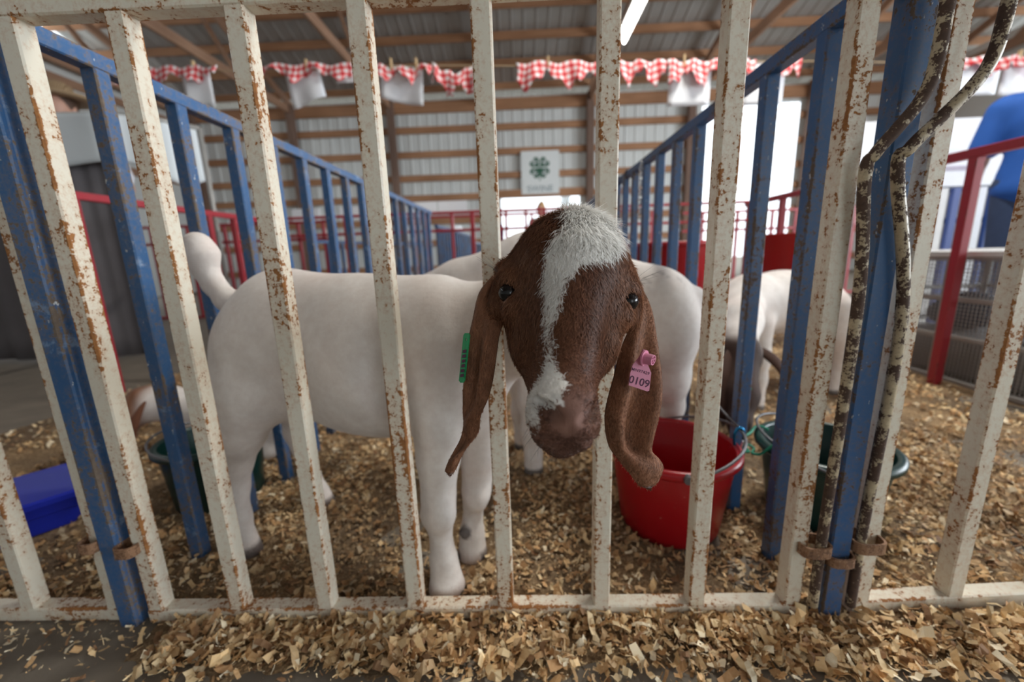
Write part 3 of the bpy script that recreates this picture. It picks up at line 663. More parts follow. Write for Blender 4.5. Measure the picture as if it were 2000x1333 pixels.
def ear(parent, secs, tip, bulge, fold, th=.0042, base=BROWN2, nseg=18, fur=0, seed=1):
    """a hanging ear: sections (inner edge, outer edge) as points; cupped and thick"""
    A = [np.array(s[0]) for s in secs]; B = [np.array(s[1]) for s in secs]; bl = [s[2] for s in secs]; fo = [s[3] for s in secs]
    def interp(L, m=5):
        L = np.array(L, float); out = []
        for i in range(len(L)-1):
            for k in range(m):
                t = k/m; p0 = L[max(i-1, 0)]; p1 = L[i]; p2 = L[i+1]; p3 = L[min(i+2, len(L)-1)]
                out.append(.5*((2*p1)+(-p0+p2)*t+(2*p0-5*p1+4*p2-p3)*t*t+(-p0+3*p1-3*p2+p3)*t**3))
        out.append(L[-1]); return np.array(out)
    A = interp(A); B = interp(B); bl = interp(bl); fo = interp(fo); m = len(A); tip = np.array(tip)
    tt = (1-np.cos(np.linspace(0, math.pi, nseg)))/2; V = []; 
    for side in (1, -1):
        for i in range(m):
            a, b = A[i], B[i]; ax = (A[min(i+1, m-1)]+B[min(i+1, m-1)])-(A[max(i-1, 0)]+B[max(i-1, 0)]); nn = np.cross(b-a, ax); nn /= np.linalg.norm(nn)+1e-12
            if nn @ (EYE-a) < 0: nn = -nn
            for t in tt:
                o = bl[i]*math.sin(math.pi*t) + fo[i]*math.sin(3*math.pi*t) + .0007*math.sin(9*t+i*.12)
                edge = max(0., math.sin(math.pi*t))**.5
                V.append(a+(b-a)*t+nn*(o + side*th*.5*edge))
    F = []; n = nseg; o2 = m*n
    for i in range(m-1):
        for k in range(n-1):
            F.append([i*n+k, i*n+k+1, (i+1)*n+k+1, (i+1)*n+k]); F.append([o2+(i+1)*n+k, o2+(i+1)*n+k+1, o2+i*n+k+1, o2+i*n+k])
    for i in range(m-1):
        F.append([i*n, (i+1)*n, o2+(i+1)*n, o2+i*n]); F.append([i*n+n-1, o2+i*n+n-1, o2+(i+1)*n+n-1, (i+1)*n+n-1])
    t1 = len(V); V.append(tip)
    for k in range(n-1): F.append([(m-1)*n+k, (m-1)*n+k+1, t1]); F.append([o2+(m-1)*n+k+1, o2+(m-1)*n+k, t1])
    for k in range(n-1): F.append([k+1, k, o2+k, o2+k+1])
    me = mesh('ear', [tuple(v) for v in V], F, M['hide'], True); bm = bmesh.new(); bm.from_mesh(me); bmesh.ops.remove_doubles(bm, verts=bm.verts, dist=.0002); bmesh.ops.recalc_face_normals(bm, faces=bm.faces); bm.to_mesh(me); bm.free()
    me.polygons.foreach_set('use_smooth', [True]*len(me.polygons))
    P = np.array([v.co[:] for v in me.vertices]); colour(me, base*(1+.22*vnoise(P, 110)+.12*vnoise(P, 300))[:, None])
    e = obj('ear', me, parent)
    if fur:
        me.calc_loop_triangles(); tri = np.array([t.vertices[:] for t in me.loop_triangles]); Nv = np.array([v.normal[:] for v in me.vertices]); r = np.random.default_rng(seed)
        Ar = np.linalg.norm(np.cross(P[tri[:, 1]]-P[tri[:, 0]], P[tri[:, 2]]-P[tri[:, 0]]), axis=1); n = fur; fi = r.choice(len(tri), n, p=Ar/Ar.sum()); u = r.random((n, 2)); f2 = u.sum(1) > 1; u[f2] = 1-u[f2]
        bw = np.stack([1-u.sum(1), u[:, 0], u[:, 1]], 1); Q0 = (P[tri[fi]]*bw[..., None]).sum(1); Nn = (Nv[tri[fi]]*bw[..., None]).sum(1); Nn /= np.linalg.norm(Nn, axis=1)[:, None]+1e-9
        ax = (tip - (A[0]+B[0])/2); ax /= np.linalg.norm(ax); d = ax + r.normal(0, .25, (n, 3)); d -= Nn*(d*Nn).sum(1)[:, None]; d /= np.linalg.norm(d, axis=1)[:, None]
        ln = r.uniform(.0018, .0042, n)[:, None]; sd = np.cross(d, Nn)*r.uniform(.00016, .0003, n)[:, None]
        p1 = Q0+(d*.55+Nn*.12)*ln; p2 = Q0+(d+Nn*.14)*ln; Q0 = Q0-Nn*.0003
        HV = np.stack([Q0-sd, Q0+sd, p1+sd*.8, p1-sd*.8, p2], 1).reshape(-1, 3); b0 = np.arange(n)*5
        hme = mesh('ear_fur', HV, np.stack([b0, b0+1, b0+2, b0+3], 1).tolist()+np.stack([b0+3, b0+2, b0+4], 1).tolist(), M['hair'], True)
        cc = base*(r.uniform(.65, 1.35, n)*(1+.25*vnoise(Q0, 110)))[:, None]; colour(hme, np.stack([cc, cc, cc, cc, cc*1.5], 1).reshape(-1, 3)); hme.normals_split_custom_set_from_vertices(np.repeat(Nn, 5, 0).tolist())
        tag(obj('ear_fur', hme, e), None, None, None, 'stuff')
    return e
G1 = main_goat()
def sec(i, o, di, do, b, f): return (at(*i, di), at(*o, do), b, f)
ear(G1, [sec((976,552),(962,540),.420,.428,.002,0), sec((984,592),(935,575),.408,.424,.008,.001), sec((984,627),(924,628),.398,.418,.010,.002), sec((976,660),(919,670),.392,.414,.010,.004), sec((970,702),(916,722),.386,.410,.009,.006),
    sec((963,745),(912,766),.382,.407,.007,.006), sec((952,782),(909,806),.380,.404,.005,.004), sec((938,812),(906,836),.378,.402,.004,.0), sec((934,842),(898,862),.386,.400,-.002,-.001), sec((916,868),(886,884),.390,.398,-.003,0), sec((901,893),(875,906),.391,.397,.003,0), sec((892,916),(869,921),.392,.396,.003,0)], at(880,931,.394), 1, 1, fur=9000, seed=3, base=BROWN2*.95)
ear(G1, [sec((1245,580),(1250,560),.420,.425,.002,0), sec((1238,622),(1266,596),.404,.424,.005,.001), sec((1218,664),(1275,640),.398,.420,.009,.003), sec((1206,699),(1281,690),.394,.415,.010,.006), sec((1196,742),(1288,735),.390,.411,.009,.008), sec((1187,776),(1290,774),.388,.408,.007,.009),
    sec((1181,810),(1284,815),.386,.405,.004,.010), sec((1183,845),(1273,858),.385,.402,.003,.009), sec((1191,875),(1272,882),.385,.400,.003,.006), sec((1211,902),(1287,897),.386,.398,.006,.001), sec((1230,926),(1295,914),.387,.397,.006,.0), sec((1246,948),(1287,938),.389,.395,.004,0)], at(1268,957,.392), 1, 1, fur=12000, seed=4, base=BROWN2*.95)
# ear tags
M['pink'] = plain('pink_plastic', (.72, .27, .40), .42, 0, .04, 40); M['greenp'] = plain('green_plastic', (.02, .34, .12), .42, 0, .06, 40)
def plate(name, px, d, th, mat, parent, dd=None, hole=None):
    P = [at(x, y, d if dd is None else dd[i]) for i, (x, y) in enumerate(px)]; n = len(P); nn = np.cross(P[2]-P[0], P[1]-P[0]); nn /= np.linalg.norm(nn)
    if nn @ (EYE-P[0]) < 0: nn = -nn
    if hole:
        from mathutils.geometry import tessellate_polygon
        Hh = [at(*q) for q in hole]; A_ = P+Hh; m_ = len(A_); tri = tessellate_polygon([[Vector(p) for p in P], [Vector(p) for p in Hh]]); mb = MB()
        h_ = len(Hh); mb.add(A_+[p-nn*th for p in A_], [list(t) for t in tri]+[[i+m_ for i in t][::-1] for t in tri]+[[i, (i+1) % n, m_+(i+1) % n, m_+i] for i in range(n)]+[[n+i, n+(i+1) % h_, m_+n+(i+1) % h_, m_+n+i] for i in range(h_)])
        return mb.build(name, mat, parent), P, nn
    mb = MB(); mb.add(P+[p-nn*th for p in P], [list(range(n)), list(range(n, 2*n))[::-1]]+[[i, (i+1) % n, n+(i+1) % n, n+i] for i in range(n)])
    return mb.build(name, mat, parent), P, nn
def text(name, s, o, xd, yd, size, mat, parent, ext=.0002, track=1.0):
    cu = bpy.data.curves.new(name, 'FONT'); cu.body = s; cu.size = 1; cu.extrude = 0; cu.align_x = 'CENTER'; cu.align_y = 'CENTER'; cu.offset = .012; cu.space_character = track
    tmp = bpy.data.objects.new(name, cu); COL.objects.link(tmp); me = bpy.data.meshes.new_from_object(tmp.evaluated_get(bpy.context.evaluated_depsgraph_get())); bpy.data.objects.remove(tmp)
    xd = np.array(xd, float); yd = np.array(yd, float); o = np.array(o, float); nn = np.cross(xd, yd)
    co = np.array([v.co[:] for v in me.vertices]); co = o + co[:, :1]*xd*size + co[:, 1:2]*yd*size + nn*ext
    me.vertices.foreach_set('co', co.ravel()); me.update(); me.materials.clear(); me.materials.append(mat)
    return obj(name, me, parent)
pt, P, nn = plate('ear_tag', [(1228,753),(1231,729),(1236,713),(1249,697),(1256,683),(1263,684),(1266,697),(1266,714),(1272,729),(1268,764),(1264,765)], .372, .0014, M['pink'], G1)
tag(pt, 'pink ear tag numbered 0109')
xd = P[-2]-P[0]; xd /= np.linalg.norm(xd); yd = np.cross(nn, xd)
M['ink'] = plain('dark_ink', (.10, .03, .07), .7)
text('tag_number', '0109', at(1248.5, 746.5, .372), xd, yd, .0098, M['ink'], pt); text('tag_code', 'MN97429', at(1251, 726, .372), xd, yd, .0039, M['ink'], pt, track=1.1)
k0 = at(1259, 700, .371); kd = xd*.75+nn*.66; kd /= np.linalg.norm(kd)
e1 = np.cross(kd, yd); e1 /= np.linalg.norm(e1); e2 = np.cross(kd, e1); mb = MB(); n = 24
prof_ = [(.0001, -.001), (.0075, -.001), (.0075, .0005), (.0052, .0005), (.0048, .0085), (.0038, .0085), (.0037, .0035), (.0001, .0035)]
mb.add([k0+kd*z_+(e1*math.cos(2*math.pi*k/n)+e2*math.sin(2*math.pi*k/n))*r_ for r_, z_ in prof_ for k in range(n)], [[i*n+k, i*n+(k+1) % n, (i+1)*n+(k+1) % n, (i+1)*n+k] for i in range(len(prof_)-1) for k in range(n)])
mb.build('tag_button', M['pink'], pt)
hb = MB(); hb.tube([k0+kd*.0035, k0+kd*.0084], .0012, 10)
for k in range(5): hb.beam(k0+kd*.0078, k0+kd*.0078+(e1*math.cos(k*1.2566)+e2*math.sin(k*1.2566))*.0041, .0008, .0012, kd)
hb.build('button_spokes', M['pink'], pt)
gt, P, nn = plate('ear_tag', [(905,655),(908,651),(915,651),(917,655),(907,744),(904,748),(899,748),(896,744)], .385, .0012, M['greenp'], G1, [.392,.391,.388,.387,.387,.388,.391,.392], [(909.5,661,.3895),(912,661,.3885),(911.4,666,.3885),(908.9,666,.3895)])
tag(gt, 'green ear tag seen nearly edge on')
for k in range(6):
    y = 684+k*9.5; plate('print_mark', [(904.5-.105*(y-680), y), (911-.105*(y-680), y-1), (910.2-.105*(y-680), y+5), (903.7-.105*(y-680), y+6)], .3835, .0003, M['ink'], gt, [.3895, .3865, .3865, .3895])

# goat 2: behind, head down to the left, rump by the red bucket
def small_goat(name, label, vols, bounds, colf, step=.009, grp=None, base=(0, 0, 0)):
    (x0, x1), (y0, y1), (z0, z1) = bounds; g = Sdf(grid(x0, x1, step), grid(y0, y1, step), grid(z0, z1, step))
    for v in vols:
        if v[0] == 'e': g.ell(v[1], v[2], v[3] if len(v) > 3 else .04, v[4] if len(v) > 4 else None)
        else: g.chain(v[1], v[2] if len(v) > 2 else .03)
    V, Q = g.net(); V = relax(V, Q, 1); V[:, 2] = np.maximum(V[:, 2], .006); root = thing(name, label, 'goat', base, grp); me = mesh('body', V, Q, M['hide'], True); colour(me, colf(V)); obj('body', me, root); return root
def white_coat(V):
    c = WHITE*(1+.06*vnoise(V, 30))[:, None]; return tint(V, c, np.broadcast_to(DARK, V.shape), .8*sm(.03, .02, V[:, 2]))
def rz(a): return np.array([[math.cos(a), math.sin(a), 0], [-math.sin(a), math.cos(a), 0], [0, 0, 1.]])
def speck(V):
    c = white_coat(V); return tint(V, c, np.broadcast_to(np.array([.35, .32, .31]), V.shape), .55*((vnoise(V, 160)+vnoise(V, 75)) > .75)*sm(.50, .55, V[:, 2])*sm(.2, .3, V[:, 0]))
def g2col(V):
    c = speck(V); f = sm(-.34, -.38, V[:, 0]); return tint(V, c, np.broadcast_to(BROWN2, V.shape), f)
G2 = small_goat('goat', 'white goat standing behind the brown headed one with its rump at the red bucket', [
    ('e', (.16, 1.06, .445), (.21, .12, .145), .05, rz(math.atan2(-.12, .4))), ('e', (.33, .985, .435), (.10, .095, .125), .05), ('e', (.02, 1.10, .49), (.12, .11, .155), .05), ('c', [(.30, 1.0, .50, .055), (.06, 1.10, .605, .062)], .04),
    ('c', [(.0, 1.10, .567, .080), (-.17, 1.13, .527, .060), (-.33, 1.16, .485, .050)], .04), ('c', [(-.33, 1.16, .475, .05), (-.44, 1.17, .35, .036)], .03), ('e', (-.36, 1.16, .44), (.055, .05, .055), .03),
    ('c', [(.35, .975, .40, .075), (.365, .995, .28, .05), (.385, 1.01, .20, .028), (.365, 1.01, .07, .022), (.355, 1.005, .008, .026)]), ('c', [(.30, 1.07, .38, .07), (.34, 1.09, .27, .045), (.365, 1.09, .20, .027), (.35, 1.09, .01, .026)]),
    ('c', [(.03, 1.04, .36, .06), (.02, 1.03, .22, .034), (.02, 1.03, .13, .028), (.02, 1.03, .01, .026)]), ('c', [(.0, 1.17, .36, .06), (-.01, 1.18, .22, .034), (-.01, 1.18, .13, .028), (-.01, 1.18, .01, .026)]),
    ('c', [(.41, .965, .49, .024), (.435, .96, .46, .018), (.43, .95, .40, .014)], .015)], ((-.50, .50), (.84, 1.30), (-.02, .68)), g2col, base=(.15, 1.05, 0))
for sd_ in (-1, 1):
    ear(G2, [(np.array([-.325, 1.16+sd_*.045, .455]), np.array([-.30, 1.16+sd_*.05, .435]), .002, 0), (np.array([-.36, 1.16+sd_*.075, .40]), np.array([-.32, 1.16+sd_*.075, .38]), .005, 0), (np.array([-.385, 1.16+sd_*.08, .33]), np.array([-.345, 1.16+sd_*.08, .32]), .004, 0)], np.array([-.375, 1.16+sd_*.078, .285]), 1, 1, nseg=8)
# goat 3: in the right hand pen, brown head down between the buckets
def g3col(V):
    c = white_coat(V); f = sm(.73, .68, V[:, 0]); return tint(V, c, np.broadcast_to(BROWN*.28, V.shape)*(1+.2*vnoise(V, 80))[:, None], f*sm(.37, .33, V[:, 2]))
G3 = small_goat('goat', 'white goat with dark brown head lowered to the bedding beside the round green bucket', [
    ('e', (1.02, 1.62, .385), (.20, .125, .125), .05, rz(.35)), ('e', (1.19, 1.69, .39), (.10, .10, .115), .05), ('e', (.86, 1.55, .385), (.10, .10, .12), .05),
    ('c', [(.82, 1.52, .40, .08), (.72, 1.34, .36, .062), (.645, 1.20, .29, .052)], .04), ('c', [(.64, 1.18, .275, .056), (.60, 1.08, .20, .042), (.575, 1.03, .14, .028)], .03), ('e', (.64, 1.19, .29), (.06, .055, .055), .03), ('c', [(.575, 1.03, .14, .028), (.57, 1.02, .12, .024)], .02),
    ('c', [(1.22, 1.62, .36, .07), (1.25, 1.60, .24, .04), (1.27, 1.60, .17, .027), (1.25, 1.60, .008, .026)]), ('c', [(1.18, 1.77, .36, .07), (1.21, 1.79, .24, .04), (1.23, 1.79, .17, .027), (1.21, 1.79, .008, .026)]),
    ('c', [(.86, 1.48, .32, .055), (.87, 1.46, .2, .032), (.87, 1.46, .12, .026), (.87, 1.45, .008, .025)]), ('c', [(.82, 1.63, .32, .055), (.82, 1.64, .2, .032), (.82, 1.64, .12, .026), (.82, 1.63, .008, .025)])],
    ((.48, 1.36), (.92, 1.90), (-.02, .56)), g3col, base=(1.0, 1.6, 0))
for s_, pts in ((-1, [((.595, 1.16, .315), (.62, 1.15, .30)), ((.545, 1.11, .27), (.585, 1.10, .24)), ((.525, 1.075, .20), (.57, 1.065, .185)), ((.53, 1.06, .15), (.565, 1.055, .14))]), (1, [((.69, 1.18, .32), (.68, 1.16, .30)), ((.735, 1.14, .285), (.715, 1.11, .255)), ((.755, 1.10, .21), (.72, 1.08, .20)), ((.752, 1.085, .16), (.725, 1.07, .155))])):
    ear(G3, [(np.array(a_), np.array(b_), .004, 0) for a_, b_ in pts], np.array(pts[-1][0])*.5+np.array(pts[-1][1])*.5-np.array([0, 0, .03]), 1, 1, nseg=8, base=BROWN*.4)
MB().box((.588, 1.040, .208), (.606, 1.044, .232)).build('ear_tag', M['greenp'], G3)
# goat 4: lying in the left hand pen behind the green bucket
def g4col(V):
    c = white_coat(V+np.array([0, 0, .2])); f = sm(-1.17, -1.21, V[:, 0]); return tint(V, c, np.broadcast_to(BROWN2, V.shape)*(1+.2*vnoise(V, 80))[:, None], f)
G4 = small_goat('goat', 'white goat with brown head lying in the bedding behind the dark green bucket', [
    ('e', (-.93, 1.28, .085), (.20, .10, .085), .05), ('e', (-1.07, 1.27, .10), (.09, .085, .09), .05), ('c', [(-1.09, 1.26, .12, .06), (-1.17, 1.23, .165, .05), (-1.215, 1.20, .175, .05)], .03), ('c', [(-1.215, 1.20, .17, .05), (-1.25, 1.13, .125, .036), (-1.265, 1.09, .09, .026)], .03),
    ('c', [(-1.05, 1.19, .04, .035), (-1.13, 1.15, .025, .026), (-1.04, 1.12, .022, .022)]), ('c', [(-.80, 1.20, .06, .06), (-.88, 1.16, .035, .035), (-.80, 1.14, .022, .022)])], ((-1.34, -.70), (1.02, 1.42), (-.02, .28)), g4col, base=(-.95, 1.28, 0))
for s_, pts in ((1, [((-1.27, 1.20, .20), (-1.265, 1.18, .18)), ((-1.30, 1.16, .16), (-1.285, 1.13, .14)), ((-1.305, 1.13, .10), (-1.285, 1.11, .095))]), (-1, [((-1.175, 1.17, .20), (-1.19, 1.16, .18)), ((-1.17, 1.13, .15), (-1.20, 1.11, .14)), ((-1.18, 1.11, .09), (-1.205, 1.09, .09))])):
    ear(G4, [(np.array(a_), np.array(b_), .004, 0) for a_, b_ in pts], (np.array(pts[-1][0])+np.array(pts[-1][1]))/2-np.array([0, 0, .02]), 1, 1, nseg=8, base=BROWN*1.3)
# ------------------------------------------------------------------ buckets and tubs
def plastic(name, col, rough=.32):
    m, nt, b = newmat(name); p = pos(nt); c = mix(nt, noise(nt, p, 6, 3), tuple(x*.88 for x in col), col)
    c = mix(nt, ramp(nt, noise(nt, scl(nt, p, (1, 1, 1.6)), 95, 4, .6), [(.725, 0.), (.75, .8)]), c, (.62, .45, .36)); nt.links.new(c, b.inputs['Base Color']); b.inputs['Roughness'].default_value = rough; return m
M['redp'] = plastic('red_plastic', (.38, .004, .010)); M['dgreen'] = plastic('dark_green_plastic', (.004, .034, .029)); M['bluep'] = plastic('royal_blue_plastic', (.01, .025, .42), .4)
def bucket(name, label, x, y, r0, r1, h, mat, bail, rim=.010):
    t = thing(name, label, 'bucket', (x, y, 0)); z0 = .004
    b_ = MB(); th = .004
    b_.lathe([(.001, z0), (r0*.97, z0), (r0, z0+.006), (r0+(r1-r0)*.72, h*.72), (r0+(r1-r0)*.74, h*.735), (r1*.985, h*.97), (r1-th, h*.97), (r0+(r1-r0)*.72-th-.003, h*.70), (r0+(r1-r0)*.72-th-.004, h*.69), (r0-th, z0+.010), (.001, z0+.010)], (x, y, 0), 56)
    auto(b_.build('bucket_body', mat, t), 40)
    MB().lathe([(r1-th, h*.955), (r1-th, h), (r1+rim*.3, h+.002), (r1+rim, h-.003), (r1+rim, h-.013), (r1+rim*.7, h-.017), (r1, h-.016), (r1-th, h*.955)], (x, y, 0), 56).build('rim', mat, t, True)
    a, tilt = bail; pts = []; e = np.array([math.cos(a), math.sin(a), 0]); f = np.array([-math.sin(a), math.cos(a), 0])
    for k in range(25):
        q = math.pi*k/24; s = math.sin(q); pts.append(np.array([x, y, h-.008]) + e*(r1+rim+.002)*math.cos(q) + (f*math.cos(tilt)+np.array([0, 0, 1])*math.sin(tilt))*s*(r1*1.12))
    MB().tube(pts, .0030, 8).build('bail', M['darkwire'], t, True)
    for s in (1, -1):
        c = np.array([x, y, h-.008]) + e*s*(r1+rim*.6); MB().tube([c-e*s*.004, c+e*s*.010], [.009, .008], 12).build('bail_boss', M['darkwire'] if s > 0 else mat, t)
    return t
bucket('feed_bucket', 'red plastic feed bucket hooked to the divider with a blue carabiner', .318, .822, .104, .128, .190, M['redp'], (math.radians(-98), .28))
bucket('feed_bucket', 'dark green round bucket with thick rim tied by the green cord right of the divider', .662, .842, .100, .122, .172, M['dgreen'], (math.radians(60), .25), .013)
bucket('feed_bucket', 'dark green bucket standing in front of the goat lying in the bedding', -.812, .952, .098, .112, .170, M['dgreen'], (math.radians(100), .2), .012)
# red feed tub hung on the far side of the right divider
tb = thing('feed_tub', 'red plastic feed tub hooked over the blue divider behind the white goat', 'tub', (.68, 1.95, .4))
mb = MB(); prof = [(.001, .40), (.13, .40), (.15, .41), (.172, .55), (.178, .56), (.190, .62), (.196, .63), (.186, .632), (.168, .56), (.140, .42), (.001, .42)]
mb.lathe(prof, (.702, 1.95, 0), 40); auto(mb.build('tub_body', M['redp'], tb), 40)
MB().lathe([(.190, .612), (.204, .616), (.204, .634), (.190, .636)], (.702, 1.95, 0), 40).build('rim', M['redp'], tb, True)
for yy in (1.87, 2.03): MB().tube([(.508, yy, .622), (.504, yy, .70), (.497, yy, .925), (.490, yy, .943), (.478, yy, .946), (.466, yy, .943), (.459, yy, .925), (.458, yy, .88)], .004, 8).build('hook', M['darkwire'], tb, True)
t2 = thing('feed_tub', 'red plastic tub hung on the aisle fence past the goat with lowered head', 'tub', (1.55, 2.4, .42))
mb = MB(); mb.lathe([(r*.85, z+.04) for r, z in prof], (1.555, 2.5, 0), 36); auto(mb.build('tub_body', M['redp'], t2), 40)
for yy in (2.43, 2.57): MB().tube([(1.712, yy, .665), (1.718, yy, .75), (1.722, yy, .925), (1.730, yy, .943), (1.745, yy, .946), (1.760, yy, .943), (1.768, yy, .925), (1.769, yy, .88)], .004, 8).build('hook', M['darkwire'], t2, True)
# blue tub on the left
bt = thing('storage_tub', 'low royal blue lidded plastic tub on the bedding behind the left white gate', 'tub', (-1.235, .815, 0))
def rot2(x, y, a, c): return (c[0]+x*math.cos(a)-y*math.sin(a), c[1]+x*math.sin(a)+y*math.cos(a))
def tub_ring(z, hx, hy, r=.02):
    P = []
    for cx_, cy_, a0 in ((hx-r, hy-r, 0), (-hx+r, hy-r, 90), (-hx+r, -hy+r, 180), (hx-r, -hy+r, 270)):
        for k in range(5):
            a = math.radians(a0+22.5*k); P.append((*rot2(cx_+r*math.cos(a), cy_+r*math.sin(a), math.radians(52), (-1.225, .815)), z))
    return P
rings = [(.004, .115, .085), (.045, .119, .091), (.048, .122, .095), (.080, .126, .10), (.084, .128, .103)]
mb = MB(); V = sum([tub_ring(*r_) for r_ in rings], []); n = 20; F = [[i*n+k, i*n+(k+1) % n, (i+1)*n+(k+1) % n, (i+1)*n+k] for i in range(len(rings)-1) for k in range(n)]+[list(range(n)), list(range((len(rings)-1)*n, len(rings)*n))]
mb.add(V, F); auto(mb.build('tub_body', M['bluep'], bt), 40)
mb = MB(); V = sum([tub_ring(*r_) for r_ in [(.074, .127, .101), (.076, .134, .110), (.088, .135, .111), (.092, .129, .105), (.090, .120, .096)]], []); mb.add(V, [[i*n+k, i*n+(k+1) % n, (i+1)*n+(k+1) % n, (i+1)*n+k] for i in range(4) for k in range(n)]+[list(range(4*n, 5*n))]); auto(mb.build('lid', M['bluep'], bt), 40)
# carabiner and green cord
cb = thing('carabiner', 'blue metal carabiner clipping the red bucket bail to the blue divider', 'carabiner', (.451, .803, .18)); M['bluemet'] = plain('blue_anodised', (.02, .20, .42), .25, .8); M['silver'] = plain('bright_steel', (.7, .72, .75), .25, 1.)
pts = []
for k in range(28):
    t_ = 2*math.pi*k/28; pts.append((.451+.010*math.cos(t_)*(1+.25*math.sin(t_)), .803, .203+.026*math.sin(t_)))
MB().tube(pts[:20], .0035, 8).build('hook_body', M['bluemet'], cb, True); MB().tube(pts[19:]+pts[:1], .0028, 8).build('spring_gate', M['silver'], cb, True)
cord_m = plain('green_cord', (.01, .24, .14), .5)
P = [(.580, .912, .172), (.565, .918, .179), (.550, .915, .180), (.530, .895, .176), (.512, .882, .174), (.497, .874, .172), (.478, .8735, .168), (.460, .872, .165), (.4605, .856, .163), (.461, .839, .160), (.478, .8385, .157), (.4955, .839, .155), (.497, .856, .157), (.506, .862, .160), (.514, .852, .156), (.505, .842, .150), (.516, .832, .152), (.526, .826, .165), (.536, .820, .178), (.550, .814, .178), (.560, .810, .170)]
def cat(P, m=6):
    P = np.array(P, float); out = []
    for i in range(len(P)-1):
        for k in range(m):
            t = k/m; p0 = P[max(i-1, 0)]; p1 = P[i]; p2 = P[i+1]; p3 = P[min(i+2, len(P)-1)]
            out.append(.5*((2*p1)+(-p0+p2)*t+(2*p0-5*p1+4*p2-p3)*t*t+(-p0+3*p1-3*p2+p3)*t**3))
    return out+[P[-1]]
tag(MB().tube(cat(P), .0030, 8).build('cord', cord_m, None, True), 'bright green cord knotted round the blue divider bar at the green bucket', 'cord')
tag(MB().tube(cat([(.451, .803, .229), (.452, .88, .236), (.457, .97, .256), (.4632, 1.005, .262)]), .0024, 6).build('wire', M['darkwire'], None, True), 'dark wire tied along the blue divider above the red bucket', 'wire')
# chains hanging from the right divider
for y, z, lab in ((1.616, .868, 'thin steel snap chain hanging on the blue divider nearest the big doorway glare'), (2.224, .868, 'thin steel snap chain hanging on the blue divider toward the back fence')):
    ch = thing('snap_chain', lab, 'chain', (.463, y, z), 'chains on the blue divider')
    for k in range(12):
        mb = MB(); q = [(.458+(.006*math.cos(a) if k % 2 else 0), y+(0 if k % 2 else .006*math.cos(a)), z+.05-k*.017+.011*math.sin(a)) for a in np.linspace(0, 2*math.pi, 13)[:-1]]
        mb.tube(q, .0020, 6, closed=True); mb.build('link', M['silver'], ch, True)

# ------------------------------------------------------------------ bunting on a line over the back fence
ging, nt, b = newmat('red_gingham'); uv = N(nt, 'ShaderNodeUVMap').outputs[0]
sp = N(nt, 'ShaderNodeSeparateXYZ'); nt.links.new(uv, sp.inputs[0])
def stripe(o): return mathn(nt, 'GREATER_THAN', mathn(nt, 'FRACT', o), .5)
sx_, sy_ = stripe(sp.outputs[0]), stripe(sp.outputs[1]); fac = mathn(nt, 'MULTIPLY', mathn(nt, 'ADD', sx_, sy_), .5)
nt.links.new(ramp(nt, fac, [(0, (.84, .80, .80)), (.5, (.78, .22, .22)), (1, (.60, .02, .03))]), b.inputs['Base Color']); b.inputs['Roughness'].default_value = .85
BY = 3.25
def bz(x): return 2.02 - .0304*(x+2.66)
tag(MB().tube([(x, BY, bz(x)-.02*math.sin((x+3)*1.3)**2) for x in np.linspace(-3.2, 4.2, 60)], .004, 6).build('clothes_line', plain('jute_line', (.45, .33, .2), .9), None, True), 'jute line strung across the barn carrying the bunting', 'line')
def cloth(x0, x1, drop, sag, seed, lab):
    r = random.Random(seed); nx_ = max(10, int((x1-x0)/.02)); nz_ = 7; V = []; UV = []
    for i in range(nx_+1):
        u = i/nx_; x = x0+(x1-x0)*u; top = bz(x)+.012-sag*math.sin(math.pi*u)+.012*math.sin(u*17+seed); dz = drop*(.75+.3*math.sin(u*13+seed*2)+.15*math.sin(u*41+seed))
        for k in range(nz_+1):
            v = k/nz_; V.append((x+.01*math.sin(v*3+u*20), BY-.006-.022*v*(1+math.sin(u*(x1-x0)*38+seed)), top-dz*v)); UV.append(((x-x0)/.045, dz*v/.045))
    F = [[i*(nz_+1)+k, (i+1)*(nz_+1)+k, (i+1)*(nz_+1)+k+1, i*(nz_+1)+k+1] for i in range(nx_) for k in range(nz_)]
    me = mesh('bunting_cloth', V, F, ging, True); ul = me.uv_layers.new(name='UVMap')
    for l in me.loops: ul.data[l.index].uv = UV[l.vertex_index]
    o = obj('bunting_cloth', me); o.modifiers.new('thickness', 'SOLIDIFY').thickness = .0015
    return tag(o, lab, 'bunting', 'gingham bunting on the line')
def wx(px):
    r = AXES @ np.array([px-1000.0, 140-666.5, FPX]); return r[0]/r[1]*BY
def span(a, b): return wx(a), wx(b)
for i, (a, b_, d, s, lab) in enumerate([(190, 232, .10, .0, 'short red gingham scrap at the end of the line near the straw hat'), (292, 425, .09, .0, 'ruffled red gingham strip over the blank sheet beside the timber truss'), (505, 690, .09, -.01, 'ruffled red gingham strip between two blank sheets'),
        (733, 843, .08, .02, 'red gingham strip over the curled blank sheet'), (845, 928, .14, .06, 'sagging red gingham swag beside the bar above the goat back'), (1008, 1185, .13, .0, 'wide flat red gingham strip above the clover sign'), (1190, 1297, .12, .0, 'red gingham strip under the lit fluorescent tube'), (1301, 1420, .13, .0, 'red gingham strip over the square blank sheet'), (1425, 1470, .10, .0, 'small gingham scrap over the big doorway'), (1500, 1560, .10, 0, 'gingham scrap beside the big doorway frame'),
        (1590, 1690, .09, 0, 'gingham strip behind the rusty gate end bar'), (1855, 2010, .09, 0, 'gingham strip above the person in blue')]):
    cloth(*span(a, b_), d*1.25, s, i*1.7+1, lab)
